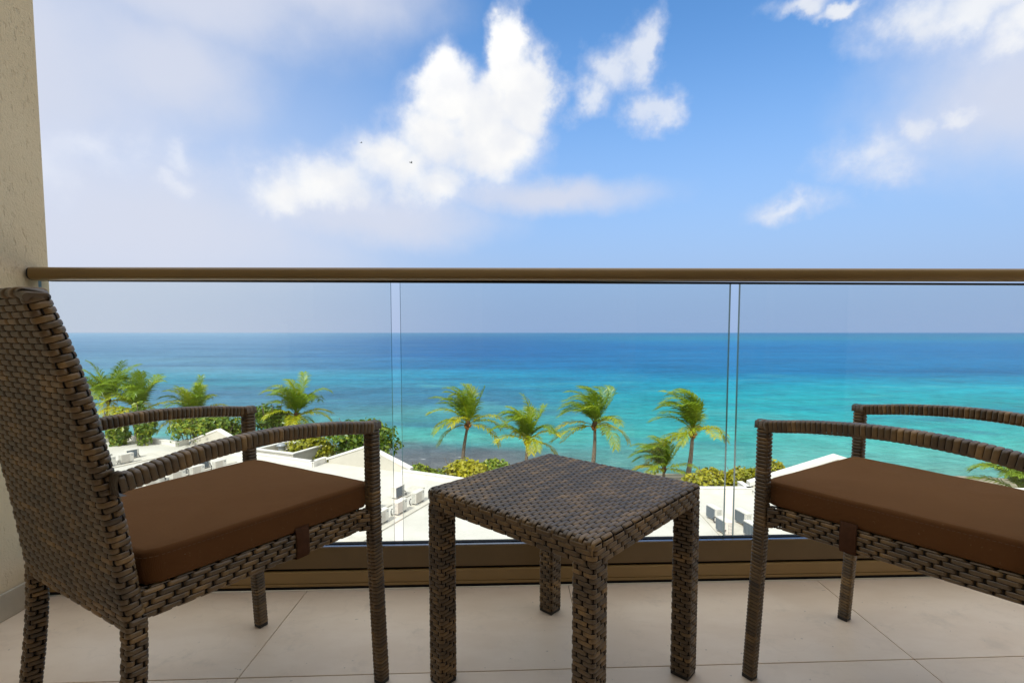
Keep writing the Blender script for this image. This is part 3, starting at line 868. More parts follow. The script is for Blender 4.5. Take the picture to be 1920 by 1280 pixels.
# plaited border along the top of the backrest
topc = bt.P[-1]
bord = Tube([(-0.2125, topc[1] - .001, topc[2] - .004), (-.200, topc[1] - .001, topc[2] + .003), (0, topc[1] - .001, topc[2] + .004), (.200, topc[1] - .001, topc[2] + .003), (0.2125, topc[1] - .001, topc[2] - .004)], (0, 1, 0), 0.0165, 0.008, 0.007)
pb = MB(); core(pb, bord, -0.0012)
po = part("plaited_border", pb, M_WICKER, chair)
pw = MB()
for kk in range(25):
    s0 = 0.006 + kk * 0.0170
    smp = np.linspace(0, bord.per, 22, endpoint=False)
    # strands lie at a slant across the border
    class Sl:
        def __call__(s, U, V): return bord(U, V + 0.010 * np.cos(2 * math.pi * U / bord.per))
    strand(pw, Sl(), 'u', s0, smp, np.full(22, .0012 * (1 if kk % 2 else -1)), 0.0156, 0.0026, np.clip(.3 + .6 * rng.random() + 0 * smp, 0, 1), closed=True)
part("weave", pw, M_WICKER, po, smooth=True, kind='stuff')
# seat frame rails
def rail_tube(path, ex): return Tube(path, ex, 0.0245, 0.0125, 0.006)
seatz = 0.414
for sgn in (-1, 1):
    tb_ = rail_tube(smooth_path([(sgn * .192, -.254, seatz), (sgn * .208, 0.0, seatz), (sgn * .222, .190, seatz)], 8), (0, 0, 1))
    woven_tube("seat_rail", tb_, np.arange(14) * tb_.per / 14, chair, pitch=0.0128, swap=True, warp_w=.0090, weft_w=.0032)
ft_ = rail_tube(smooth_path([(-.200, .205, seatz), (0, .207, seatz), (.200, .205, seatz)], 8), (0, 0, 1))
woven_tube("seat_rail", ft_, np.arange(14) * ft_.per / 14, chair, pitch=0.0128, swap=True, warp_w=.0090, weft_w=.0032)
# woven corner pieces that tie the seat frame to the front legs
for sgn in (-1, 1):
    kt = Tube(smooth_path([(sgn * .212, .186, seatz), (sgn * .226, .207, seatz), (sgn * .240, .226, seatz)], 6), (0, 0, 1), 0.0235, 0.014, 0.006)
    woven_tube("corner_bracket", kt, np.arange(14) * kt.per / 14, chair, pitch=0.0118, swap=True, warp_w=.0090, weft_w=.0032)
seat_b = MB(); seat_b.box((-.184, -.25, .409), (.186, .195, .432))
part("seat_deck", seat_b, M_CORE, chair)
# legs
SECT = 0.0146
for sgn in (-1, 1):
    fl_t = Tube(smooth_path([(sgn * HX, YF - .002, .6495), (sgn * HX, YF, .40), (sgn * HX, YF + .008, .2), (sgn * HX, YF + .018, FZ + .010)], 6), (1, 0, 0), SECT, SECT, .006)
    q4 = fl_t.per / 4
    wl_ = []
    # warp strands only on the front and rear faces, plain wrapping on the sides
    wl_ = np.array([q4 * 1.30, q4 * 1.70, q4 * 3.30, q4 * 3.70])
    if sgn < 0: pass
    woven_tube("front_leg", fl_t, wl_, chair, pitch=0.0092, period=2, warp_w=.0062, weft_w=.0081, foot=True, amp=.0012, crown=.0022)
    rl_t = Tube(smooth_path([(sgn * HR, -.257, .400), (sgn * HR, -.261, .30), (sgn * HR, -.278, .15), (sgn * HR, -.306, FZ + .010)], 6), (1, 0, 0), SECT, SECT, .006)
    woven_tube("rear_leg", rl_t, np.arange(9) * rl_t.per / 9, chair, pitch=0.0092, foot=True)
    ax = sgn * (HX + .004)
    axr = sgn * .2285
    arm_keys = [(ax + (axr - ax) * f, y_, z_) for f, y_, z_ in ((0, YF - .010, .6395), (.08, YF - .05, .6450), (.24, YF - .13, .6555), (.5, YF - .26, .6630), (.78, YF - .39, .6560), (1, -.285, .6330))]
    at_ = Tube(smooth_path(arm_keys, 8), (1, 0, 0), SECT + .0008, SECT - .0004, .0065)
    q4 = at_.per / 4
    arm = woven_tube("armrest", at_, np.array([q4 * 2.82, q4 * 3.12, q4 * 3.42]), chair, pitch=0.0108, period=2, warp_w=.0078, weft_w=.0100, amp=.0008, crown=.0015)
    # strips folded over the two cut ends of the armrest
    kb = MB()
    for yy_, zz_, dirn in ((-.2855, .6330, -1),):
        for q_ in range(3):
            xx_ = axr + (q_ - 1) * .0095
            pts = [(xx_, yy_ - dirn * .010, zz_ + .0180), (xx_, yy_ + dirn * .0015, zz_ + .0165), (xx_, yy_ + dirn * .0035, zz_), (xx_, yy_ + dirn * .0015, zz_ - .0165), (xx_, yy_ - dirn * .010, zz_ - .0180)]
            g_ = np.array([[(p[0] - .0048, p[1] - dirn * .001, p[2]), (p[0] - .002, p[1], p[2]), (p[0] + .002, p[1], p[2]), (p[0] + .0048, p[1] - dirn * .001, p[2])] for p in pts])
            kb.grid(g_, tone=.3 + .4 * rng.random())
    for q_ in range(3):      # strips folded over the top of the front leg
        yq = YF + (q_ - 1) * .0105; xc = sgn * HX
        pts = [(xc - .0168, .634), (xc - .0158, .6510), (xc - .004, .6545), (xc + .004, .6545), (xc + .0158, .6510), (xc + .0168, .634)]
        kb.grid(np.array([[(p[0], yq - .0046, p[1] - .001), (p[0], yq - .002, p[1]), (p[0], yq + .002, p[1]), (p[0], yq + .0046, p[1] - .001)] for p in pts]), tone=.35 + .4 * rng.random())
    part("end_wrap", kb, M_WICKER, arm, smooth=True, kind='stuff')

def rbox_grid(hx, hy, z0, z1, r, rz, dome=0.006, n=64):
    """soft cushion body: rounded plan, rolled edges, slightly domed top"""
    per = rr_per(hx, hy, r)
    U = np.linspace(0, per, n, endpoint=False)
    rows_ = []
    def ring(inset, z):
        x, y, nx, ny = rrect(U, hx, hy, r)
        return np.stack([x - nx * inset, y - ny * inset, np.full(n, z)], -1)
    for a in np.linspace(0, math.pi / 2, 5): rows_.append(ring(rz * (1 - math.sin(a)), z0 + rz * (1 - math.cos(a))))
    rows_.append(ring(-0.0025, (z0 + z1) / 2))
    for a in np.linspace(0, math.pi / 2, 7): rows_.append(ring(rz * (1 - math.cos(a)), z1 - rz * (1 - math.sin(a))))
    x, y, nx, ny = rrect(U, hx, hy, r)
    ox, oy = rows_[-1][:, 0], rows_[-1][:, 1]
    for k_ in (.9, .75, .5, .25, .05):
        rows_.append(np.stack([ox * k_, oy * k_, np.full(n, z1 + dome * (1 - k_ ** 2))], -1))
    return np.array(rows_)
CU_LABEL = ["brown canvas seat cushion on the armchair at left, front corner beside the side table", "brown canvas seat cushion on the armchair at right, cut off by the picture edge"]
cush = thing("seat_cushion", CU_LABEL[0], "cushion", (0, 0, 0), 0, "brown seat cushions on the armchairs")
cb_ = MB()
Gc = rbox_grid(.233, .2430, .441, .501, .028, .010, dome=.004)
Gc[6:, :, 2] += .0003 * np.sin(Gc[6:, :, 0] * 21 + 1.3) * np.cos(Gc[6:, :, 1] * 17) + .0004 * np.sin(Gc[6:, :, 0] * 47 + Gc[6:, :, 1] * 39)
Gc[5:9] *= 1 + .0015 * np.sin(np.arange(Gc.shape[1]) * 1.9)[None, :, None] * np.array([1, 1, 0])
Gc[..., 0] *= (1 - .12 * np.clip((YF - Gc[..., 1]) / .47, 0, 1))
cb_.grid(Gc, closed_b=True)
nn = Gc.shape[1]
cb_.f.append(tuple(range(nn - 1, -1, -1))); cb_.mi.append(0)
cb_.f.append(tuple((Gc.shape[0] - 1) * nn + i for i in range(nn))); cb_.mi.append(0)
cover_o = part("cover", cb_, M_CUSHION, cush, smooth=True, recalc=True)
st = MB()
per_ = rr_per(.233, .2430, .028)
for k_ in range(230):
    u_ = np.linspace(k_, k_ + .62, 3) * per_ / 230
    x, y, nx, ny = rrect(u_, .2332, .2432, .028)
    x = x * (1 - .12 * np.clip((YF - y) / .47, 0, 1))
    pts = np.stack([x + nx * .0003, y + ny * .0003, np.full(3, .4905)], -1)
    st.tube(pts, .00065, 4, cap=False)
part("stitching", st, M_STITCH, cover_o, kind='stuff')
for sgn in (-1, 1):
    sb = MB()
    pts = [(sgn * (q_ - .0135), z_) for q_, z_ in ((.2365, .452), (.2385, .441), (.2400, .430), (.2400, .395), (.2380, .386), (.2200, .3835), (.205, .386))]
    yc = .048
    g_ = np.array([[(p[0], yc - .0165, p[1]), (p[0] + sgn * .0012, yc - .014, p[1]), (p[0] + sgn * .0012, yc + .014, p[1]), (p[0], yc + .0165, p[1])] for p in pts])
    sb.grid(g_)
    so = part("strap", sb, M_STRAP, cush, smooth=True)
    sm_ = so.modifiers.new('thick', 'SOLIDIFY'); sm_.thickness = 0.0016

# place the two chairs: front legs where they stand on the tiles
def place(o, mid, fwd):
    th = math.atan2(fwd[1], fwd[0]) - math.pi / 2
    o.rotation_euler = (0, 0, th)
    c_, s_ = math.cos(th), math.sin(th)
    o.location = (mid[0] + s_ * YF, mid[1] - c_ * YF, 0)
chair2 = dup(chair); chair2['label'] = CH_LABEL[1]
cush2 = dup(cush); cush2['label'] = CU_LABEL[1]
for o_ in (chair, cush): place(o_, (-0.552, 1.323), (.494, .870))
for o_ in (chair2, cush2): place(o_, (0.826, 1.348), (-.532, .846))

# ================================================================== WHITE ROOFS BELOW
LA, LBv = np.array([.924, -.383]), np.array([.383, .924])
def UVW(u, v_): p = LA * u + LBv * v_; return (float(p[0]), float(p[1]))
def local_frame(theta, loc=(0, 0, 0)): return Matrix.Translation(loc) @ Matrix.Rotation(theta, 4, 'Z')
TH_L = math.atan2(-.383, .924)
def parapet(parent, pts, h=0.40, th=0.30, z=ROOF_Z):
    """a low upstand wall with a slightly wider capping along a polyline, one part per straight run"""
    for (a, b_) in zip(pts[:-1], pts[1:]):
        a = np.array(a, float); b_ = np.array(b_, float); d = b_ - a; L = np.linalg.norm(d); d /= L; n_ = np.array([-d[1], d[0]])
        mb = MB()
        mb.prism([tuple(a - d * .14), tuple(b_ + d * .14), tuple(b_ + d * .14 + n_ * (th - .03)), tuple(a - d * .14 + n_ * (th - .03))], z - 2.0, z + h - .07)
        po_ = part("parapet", mb, M_PARAPET, parent)
        cb2 = MB()
        cb2.prism([tuple(a - d * .16 - n_ * .03), tuple(b_ + d * .16 - n_ * .03), tuple(b_ + d * .16 + n_ * th), tuple(a - d * .16 + n_ * th)], z + h - .07, z + h)
        part("capping", cb2, M_PARAPET, po_, bevel=.015)
def gable(parent, a, b_, peak_h, base_h=0.40, th=0.30, cop=0.16, z=ROOF_Z, deep=3.2):
    a = np.array(a, float); b_ = np.array(b_, float); d = b_ - a; L = np.linalg.norm(d); d /= L; n_ = np.array([-d[1], d[0]])
    m_ = (a + b_) / 2
    def V3(p, zz): return (p[0], p[1], zz)
    prof_ = [(a, z - 2), (b_, z - 2), (b_, z + base_h - cop), (m_, z + peak_h - cop), (a, z + base_h - cop)]
    mb = MB()
    v = [V3(p, zz) for p, zz in prof_] + [V3(p + n_ * (th - .05), zz) for p, zz in prof_]
    mb.add(v, [(0, 1, 2, 3, 4), (9, 8, 7, 6, 5)] + [(i, 5 + i, 5 + (i + 1) % 5, (i + 1) % 5) for i in range(5)])
    g_ = part("gable_wall", mb, M_CREAMWALL, parent)
    for p0, z0_, p1, z1_ in ((a - d * .22, z + base_h - .04, m_, z + peak_h), (m_, z + peak_h, b_ + d * .22, z + base_h - .04)):
        cb2 = MB(); off0, off1 = -n_ * .05, n_ * (th + .03)
        v = []
        for p, zz in ((p0, z0_), (p1, z1_)):
            for of_ in (off0, off1):
                v += [V3(p + of_, zz), V3(p + of_, zz - cop)]
        # order: p0 in top, p0 in bot, p0 out top, p0 out bot, p1 ...
        cb2.add(v, [(0, 4, 6, 2), (1, 3, 7, 5), (0, 1, 5, 4), (2, 6, 7, 3), (0, 2, 3, 1), (4, 5, 7, 6)])
        part("coping", cb2, M_PARAPET, g_, bevel=.012)

bldL = thing("terrace_building", "long white flat-roofed terrace below with gables and stepped parapet, behind the left chair", "building", (*UVW(-26, 20), LAND_Z), 0)
bldL.location = (0, 0, 0)
outline = [(-49.6, 6), (-3, 6), (-3, 28.05), (-4.4, 28.05), (-4.4, 28.9), (-11.4, 28.9), (-11.4, 27.9), (-19.4, 27.9), (-19.4, 28.8), (-26.6, 28.8), (-26.6, 27.5), (-34.8, 27.7), (-34.8, 28.9), (-42.0, 28.9), (-42.0, 27.9), (-49.6, 27.9)]
poly = [UVW(u, v_) for u, v_ in outline]
wb = MB(); wb.prism(poly, LAND_Z - 1, ROOF_Z - .02); part("wall", wb, M_CREAMWALL, bldL)
rb_ = MB(); rb_.prism(poly, ROOF_Z - .018, ROOF_Z); part("roof_deck", rb_, M_ROOF, bldL)
parapet(bldL, [UVW(-49.4, 27.75), UVW(-49.4, 20.0)][::-1])
parapet(bldL, [UVW(-42.15, 27.75), UVW(-49.4, 27.75)][::-1])
parapet(bldL, [UVW(-42.05, 28.7), UVW(-42.05, 27.75)][::-1])
gable(bldL, UVW(-41.75, 28.75), UVW(-35.2, 28.75), 1.58)
parapet(bldL, [UVW(-35.0, 27.35), UVW(-26.7, 27.15)])
parapet(bldL, [UVW(-26.65, 27.2), UVW(-26.65, 28.4)])
gable(bldL, UVW(-26.4, 28.45), UVW(-19.5, 28.45), 1.62)
parapet(bldL, [UVW(-19.35, 27.65), UVW(-11.5, 27.3)])
parapet(bldL, [UVW(-11.5, 27.5), UVW(-11.5, 28.4)])
gable(bldL, UVW(-11.3, 28.45), UVW(-4.6, 28.45), 1.2)

bldR = thing("terrace_building", "white flat-roofed building below at right whose gable rises behind the right chair", "building", (0, 0, 0))
poly = [(3.0, 12), (34, 12), (34, 29.6), (23.6, 29.6), (23.6, 30.9), (14.6, 30.9), (14.6, 29.6), (3.0, 29.6)]
wb = MB(); wb.prism(poly, LAND_Z - 1, ROOF_Z - .02); part("wall", wb, M_CREAMWALL, bldR)
rb_ = MB(); rb_.prism(poly, ROOF_Z + .002, ROOF_Z + .02); part("roof_deck", rb_, M_ROOF, bldR)
parapet(bldR, [(3.2, 29.2), (14.1, 29.2)])
parapet(bldR, [(14.25, 29.35), (14.25, 30.4)])
gable(bldR, (14.9, 30.45), (25.2, 30.45), 2.05, cop=.26, th=.4)
parapet(bldR, [(25.5, 28.9), (33.9, 28.9)])

# small boxed roof well with a grey metal unit, beyond the parapet
well = thing("roof_well", "low walled roof well with a pale coping beyond the parapet, behind the left chair's armrest", "roof box", (*UVW(-31.8, 30.0), ROOF_Z), TH_L)
wb = MB()
for lo, hi in (((-2.0, -1.6, -4), (2.0, -1.4, .30)), ((-2.0, 1.4, -4), (2.0, 1.6, .30)), ((-2.0, -1.4, -4), (-1.8, 1.4, .30)), ((1.8, -1.4, -4), (2.0, 1.4, .30))): wb.box(lo, hi)
part("wall", wb, M_CREAMWALL, well)
wb = MB()
for lo, hi in (((-2.05, -1.65, .301), (2.05, -1.35, .40)), ((-2.05, 1.35, .301), (2.05, 1.65, .40)), ((-2.05, -1.35, .301), (-1.75, 1.35, .40)), ((1.75, -1.35, .301), (2.05, 1.35, .40))): wb.box(lo, hi)
part("coping", wb, M_PARAPET, well)
box_part("floor", (-1.8, -1.4, -.3), (1.8, 1.4, -.2), M_CREAMWALL, well)
eq = thing("roof_ventilator", "rounded grey metal ventilator inside the walled roof well", "ventilator", (*UVW(-33.0, 30.3), ROOF_Z - .2), TH_L)
vb = MB(); vb.tube([(0, 0, 0), (0, 0, .5)], .28, 14); part("body", vb, M_GREYMETAL, eq, smooth=False)
vb = MB(); vb.tube([(0, 0, .5), (0, 0, .58), (0, 0, .68), (0, 0, .74)], [.42, .44, .34, .1], 14); part("cowl", vb, M_GREYMETAL, eq, smooth=True)

# air conditioners
def build_ac(label, group):
    o = thing("air_conditioner", label, "air conditioner", (0, 0, 0), 0, group)
    b_ = MB(); b_.box((-.16, -.43, .08), (.16, .43, .66)); body = part("body", b_, M_AC, o, bevel=.018)
    b_ = MB(); b_.box((-.175, -.445, .655), (.175, .445, .685)); part("lid", b_, M_AC, o, bevel=.012)
    # front: recessed square fan guard with rings
    b_ = MB(); b_.box((.1605, -.40, .12), (.168, .14, .63)); fan = part("fan_panel", b_, M_ACBEIGE, o)
    b_ = MB()
    for r_ in (.06, .12, .18, .23):
        a = np.linspace(0, 2 * math.pi, 20, endpoint=False)
        pts = np.stack([np.full(20, .172), -.13 + r_ * np.cos(a), .375 + r_ * np.sin(a)], -1)
        P = np.stack([pts + np.array([dx_, 0, 0]) + dr * np.stack([np.zeros(20), np.cos(a), np.sin(a)], -1) for dx_, dr in ((0, -.008), (.006, 0), (0, .008))], 1)
        b_.grid(P, closed_a=True)
    part("fan_guard", b_, M_AC, fan)
    b_ = MB(); b_.box((.1605, .26, .52), (.166, .38, .58)); part("badge_plate", b_, M_GREYMETAL, o)
    # back: dark coil behind a wire grid, white service panel at one side
    b_ = MB(); b_.box((-.168, -.28, .11), (-.1605, .41, .63)); coil = part("coil", b_, M_COIL, o)
    b_ = MB()
    for y_ in np.linspace(-.28, .41, 8): b_.box((-.178, y_ - .008, .11), (-.169, y_ + .008, .63))
    for z_ in np.linspace(.11, .63, 7): b_.box((-.1785, -.28, z_ - .006), (-.1685, .41, z_ + .006))
    part("wire_grid", b_, M_GREYMETAL, coil, kind='stuff')
    # end: slotted coil, with the pipe valves beside it
    b_ = MB(); b_.box((-.12, -.438, .14), (.10, -.4305, .62)); ec = part("end_coil", b_, M_COIL, o)
    b_ = MB()
    for x_ in np.linspace(-.12, .10, 4): b_.box((x_ - .014, -.445, .14), (x_ + .014, -.4385, .62))
    for z_ in np.linspace(.14, .62, 8): b_.box((-.12, -.4455, z_ - .018), (.10, -.4380, z_ + .018))
    part("end_grid", b_, M_AC, ec, kind='stuff')
    for y_ in (-.30, .30): box_part("mounting_foot", (-.18, y_ - .035, 0), (.18, y_ + .035, .08), M_GREYMETAL, o)
    b_ = MB(); b_.tube([(-.165, -.36, .30), (-.26, -.36, .28), (-.30, -.36, .18), (-.26, -.42, .06), (-.10, -.56, .05)], .028, 7)
    part("pipe", b_, M_PIPE, o, smooth=True)
    return o
ac0 = None
def put_ac(u, v_, face, label, group, z=ROOF_Z, world=False):
    """face = +1: front towards +u; -1: coil towards +u"""
    global ac0
    if ac0 is None: o = ac0 = build_ac(label, group)
    else:
        o = dup(ac0); o['label'] = label; o['group'] = group
    p = (u, v_) if world else UVW(u, v_)
    o.location = (p[0], p[1], z + .07)
    o.rotation_euler = (0, 0, (0 if world else TH_L) + (0 if face > 0 else math.pi))
    return o
G_AC = "air conditioners on the white roofs"
ordn = ["nearest", "second", "third", "fourth"]
for k_, v_ in enumerate((20.1, 21.7, 23.0, 24.6)):
    put_ac(-31.9, v_ - .7, 1, f"white air conditioner, {ordn[k_]} of the near row above the left cushion", G_AC)
for k_, v_ in enumerate((21.3, 22.9, 24.5)):
    put_ac(-33.25, v_ - .8, -1, f"air conditioner with dark blue coil, {ordn[k_]} of the back row above the left cushion", G_AC)
for k_, v_ in enumerate((22.2, 23.4)):
    put_ac(-39.9, v_ - .8, 1, f"white air conditioner, {['left','right'][k_]} of the front pair beside the left backrest", G_AC)
for k_, v_ in enumerate((22.6, 24.4)):
    put_ac(-41.0, v_ - .8, -1, f"air conditioner with dark coil, {['left','right'][k_]} of the back pair beside the left backrest", G_AC)
for k_, v_ in enumerate((20.1, 21.7, 23.4)):
    put_ac(-15.4, v_, 1, f"white air conditioner, {ordn[k_]} of the row on the kerb between left chair and table", G_AC)
for k_, v_ in enumerate((21.4, 23.8)):
    put_ac(-17.0, v_, -1, f"air conditioner with bent pipe, {['nearer','farther'][k_]} one behind the left glass joint", G_AC)
for k_, (x_, y_) in enumerate(((10.05, 23.2), (10.25, 24.9))):
    o_ = put_ac(x_, y_, 1, f"white air conditioner, {['nearer','farther'][k_]} of the left pair right of the table", G_AC, ROOF_Z + .02, True)
    o_.rotation_euler = (0, 0, R(12))
for k_, (x_, y_) in enumerate(((11.15, 22.7), (11.45, 24.3))):
    o_ = put_ac(x_, y_, 1, f"white air conditioner, {['nearer','farther'][k_]} of the right pair behind the right glass joint", G_AC, ROOF_Z + .02, True)
    o_.rotation_euler = (0, 0, R(12))
# low concrete kerbs the units stand on
for (u0_, v0_, u1_, v1_, lab) in ((-15.75, 17.5, -14.85, 26.0, "long concrete kerb under the units between left chair and table"), (-32.3, 17.0, -31.4, 26.0, "long concrete kerb under the near row of units left"),
                             (-33.7, 19.0, -32.8, 26.0, "long concrete kerb under the back row of units left"), (-17.5, 19.0, -16.6, 26.0, "long concrete kerb behind the glass joint left of the table"),
                             (-41.5, 20.0, -39.4, 26.0, "broad concrete kerb under the two pairs right of the left chair's backrest")):
    kb_ = MB(); kb_.prism([UVW(u0_, v0_), UVW(u1_, v0_), UVW(u1_, v1_), UVW(u0_, v1_)], ROOF_Z + .001, ROOF_Z + .07)
    ko = part("roof_kerb", kb_, M_CONCRETE, bevel=.01); ko['label'] = lab; ko['category'] = "kerb"
kb_ = MB(); kb_.prism([(9.7, 21.8), (12.0, 21.8), (12.2, 26), (9.9, 26)], ROOF_Z + .021, ROOF_Z + .09)
ko = part("roof_kerb", kb_, M_CONCRETE, bevel=.01); ko['label'] = "concrete kerb under the four units right of the table"; ko['category'] = "kerb"
# boxed ducts on the roof
hb = thing("roof_hatch", "pale boxed hatch with a grey louvred end, near the left armrest and seat cushion", "hatch", (*UVW(-33.0, 19.0), ROOF_Z), TH_L)
box_part("body", (-.45, -.6, .001), (.45, 1.6, .80), M_PARAPET, hb, bevel=.02)
lv = box_part("louvre_panel", (-.38, -.612, .06), (.38, -.601, .74), M_ACBEIGE, hb)
for z_ in np.linspace(.1, .7, 8): box_part("slat", (-.36, -.622, z_ - .02), (.36, -.6125, z_ + .01), M_GREYMETAL, lv)

# ================================================================== PALMS AND SHRUBS
def nrm(v): v = np.asarray(v, float); return v / (np.linalg.norm(v) + 1e-9)
def frond_mesh(p0, az_, el_, L, droop, wind, tone0, nseg=12, nleaf=40, leaf=0.72, seed=0):
    r_ = np.random.default_rng(seed)
    mb = MB()
    d = np.array([math.cos(el_) * math.cos(az_), math.cos(el_) * math.sin(az_), math.sin(el_)])
    pts = [np.array(p0, float)]; dirs = [d]
    for i in range(nseg):
        f = (i + 1) / nseg
        d = nrm(d + np.array([0, 0, -1.0]) * droop * f * .22 + np.asarray(wind) * f * .16)
        pts.append(pts[-1] + d * L / nseg); dirs.append(d)
    pts = np.array(pts); dirs = np.array(dirs)
    mb.tube(pts, np.linspace(.035, .008, nseg + 1), 4, tone=min(1, tone0 + .25), cap=False)
    up = nrm(np.cross(np.cross(dirs[0], (0, 0, 1.0)), dirs[0]))
    ss = np.linspace(.16, .985, nleaf)
    for side in (-1, 1):
        for s in ss:
            k_ = s * nseg; i = min(int(k_), nseg - 1); f = k_ - i
            p = pts[i] * (1 - f) + pts[i + 1] * f; t_ = nrm(dirs[i] * (1 - f) + dirs[i + 1] * f)
            sd = nrm(np.cross(t_, (0.0, 0.0, 1.0))) * side
            u_ = np.cross(sd, t_) * side
            ll = leaf * (math.sin(math.pi * (.12 + .80 * s)) ** .6) * r_.uniform(.85, 1.1)
            dd = nrm(sd * .78 + t_ * (.45 + .5 * s) + u_ * .12 + r_.normal(0, .07, 3))
            a = p; w_ = .040 * (1.15 - .4 * s)
            b_ = a + dd * ll * .5
            d2 = nrm(dd + np.array([0, 0, -.55]) * (0.6 + droop * .4) + np.asarray(wind) * .55)
            c_ = b_ + d2 * ll * .5
            wv_ = nrm(np.cross(dd, nrm(u_ + r_.normal(0, .25, 3)))) * w_
            tn = np.clip(tone0 + r_.normal(0, .07) + .12 * s, 0, 1)
            mb.add([a - wv_ * .5, a + wv_ * .5, b_ + wv_, b_ - wv_, c_ + wv_ * .15, c_ - wv_ * .15], [(0, 1, 2, 3), (3, 2, 4, 5)], tn)
    return mb
def palm(label, x, y, crown_z, base_dx=0.0, n_up=15, n_low=8, scale=1.0, windy=1.0, seed=1, nuts=True, lows=None, tall=None):
    r_ = np.random.default_rng(seed)
    o = thing("coconut_palm", label, "palm tree", (x + base_dx, y, LAND_Z), 0, "coconut palms along the beach")
    hgt = crown_z - LAND_Z; scale = scale * 1.28
    bp = []
    for f in np.linspace(0, 1, 14):
        bp.append((-base_dx * f ** 1.6 + .06 * math.sin(f * 5 + seed), .05 * math.cos(f * 4), f * hgt))
    mb = MB(); rad = np.linspace(.17, .085, 14) * scale; rad[0] *= 1.35
    pts_d = np.array([[np.interp(f, np.linspace(0, 1, 14), [b[k_] for b in bp]) for k_ in range(3)] for f in np.linspace(0, 1, 60)])
    rad_d = np.interp(np.linspace(0, 1, 60), np.linspace(0, 1, 14), rad) * (1 + .06 * (np.arange(60) % 2))
    mb.tube(pts_d, rad_d, 9); part("trunk", mb, M_TRUNK, o, smooth=False)
    c0 = np.array([-base_dx + .06 * math.sin(5 + seed), .05 * math.cos(4), hgt])
    hb_ = MB(); hb_.tube([c0 + (0, 0, -.28), c0 + (0, 0, -.05), c0 + (0, 0, .25), c0 + (0, 0, .5)], np.array([.10, .20, .17, .05]) * scale, 8); part("crown_shaft", hb_, M_FIBRE, o, smooth=True)
    wind = np.array([-1.0, .15, .05]) * windy
    k_ = 0
    # young upright fronds, bent over by the wind
    for i in range(n_up):
        az_ = 2 * math.pi * i / n_up + r_.uniform(-.3, .3); el_ = R(r_.uniform(48, 84))
        part("frond", frond_mesh(c0 + (0, 0, .1), az_, el_, scale * r_.uniform(2.7, 3.6), r_.uniform(.7, 1.7), wind * 1.15, r_.uniform(.16, .52), leaf=.82 * scale, seed=seed * 100 + k_), M_FROND, o); k_ += 1
    # older fronds, spread wide and hanging
    lows = lows or [(2 * math.pi * i / n_low + r_.uniform(-.55, .55), r_.uniform(-12, 44)) for i in range(n_low)]
    for az_, eld in lows:
        part("frond", frond_mesh(c0, az_, R(eld), scale * r_.uniform(2.5, 3.4), r_.uniform(.6, 1.3), wind * .3, r_.uniform(.42, .88), leaf=.80 * scale, seed=seed * 100 + k_), M_FROND, o); k_ += 1
    if nuts:
        for i in range(7):
            a = 2 * math.pi * i / 7 + .3
            nb2 = MB(); c_ = c0 + np.array([.24 * math.cos(a), .24 * math.sin(a), -.12 - .12 * (i % 3)])
            th_ = np.linspace(-1.45, 1.45, 6); ph_ = np.linspace(0, 2 * math.pi, 8, endpoint=False)
            nb2.grid(np.array([[(c_[0] + .115 * math.cos(t1) * math.cos(p1), c_[1] + .115 * math.cos(t1) * math.sin(p1), c_[2] + .15 * math.sin(t1)) for p1 in ph_] for t1 in th_]), closed_b=True)
            part("coconut", nb2, M_NUT, o, smooth=True)
    return o
def at(px_, py_, Y):
    """point at distance Y for a bearing and a height measured on the photograph"""
    f, p = 940.0, R(3.6); cy_ = 623.5 + f * math.tan(p)
    a, b_ = (px_ - 960) / f, (py_ - cy_) / f
    ry_ = math.cos(p) - b_ * math.sin(p); rz_ = -math.sin(p) - b_ * math.cos(p)
    return a / ry_ * Y, 0.866 + rz_ / ry_ * Y
PALMS = [  # bearing, crown centre, distance, lean, scale, wind, label
    (204, 752, 46, .6, 1.0, .25, "coconut palm with upright spiky fronds beside the left chair's backrest, half hidden"),
    (262, 772, 45, .3, 1.0, .35, "coconut palm with leafy creeper round its trunk, second from the left chair's backrest"),
    (366, 784, 47, .2, .9, .3, "coconut palm whose top peeks over the far armrest of the left chair"),
    (556, 780, 46, .1, 1.0, .5, "coconut palm rising over the left chair's front armrest among green bushes"),
    (876, 795, 45, .45, .98, .7, "tall coconut palm with clear trunk and brown nuts, left of the table"),
    (988, 826, 44, .1, .95, .6, "lower coconut palm right behind the table's far corner"),
    (1115, 797, 45, .1, 1.08, 1.1, "coconut palm with windswept round crown, straight trunk just behind the table"),
    (1300, 810, 44, .4, 1.15, 1.15, "coconut palm with crown blown left beside the right glass joint"),
    (1246, 880, 43, .1, .85, 1.1, "short coconut palm whose crown just clears the table's right corner"),
    (1916, 925, 36, -.2, 1.0, .6, "coconut palm at the far right behind the white parapet, only fronds showing")]
for i, (bx, by, Y, lean, sc, wd, lab) in enumerate(PALMS):
    X, Z = at(bx, by, Y)
    palm(lab, X, Y, Z, -lean if i not in (4, 7) else -lean, scale=sc, windy=wd, seed=11 + i, nuts=i in (3, 4, 5, 6, 7))

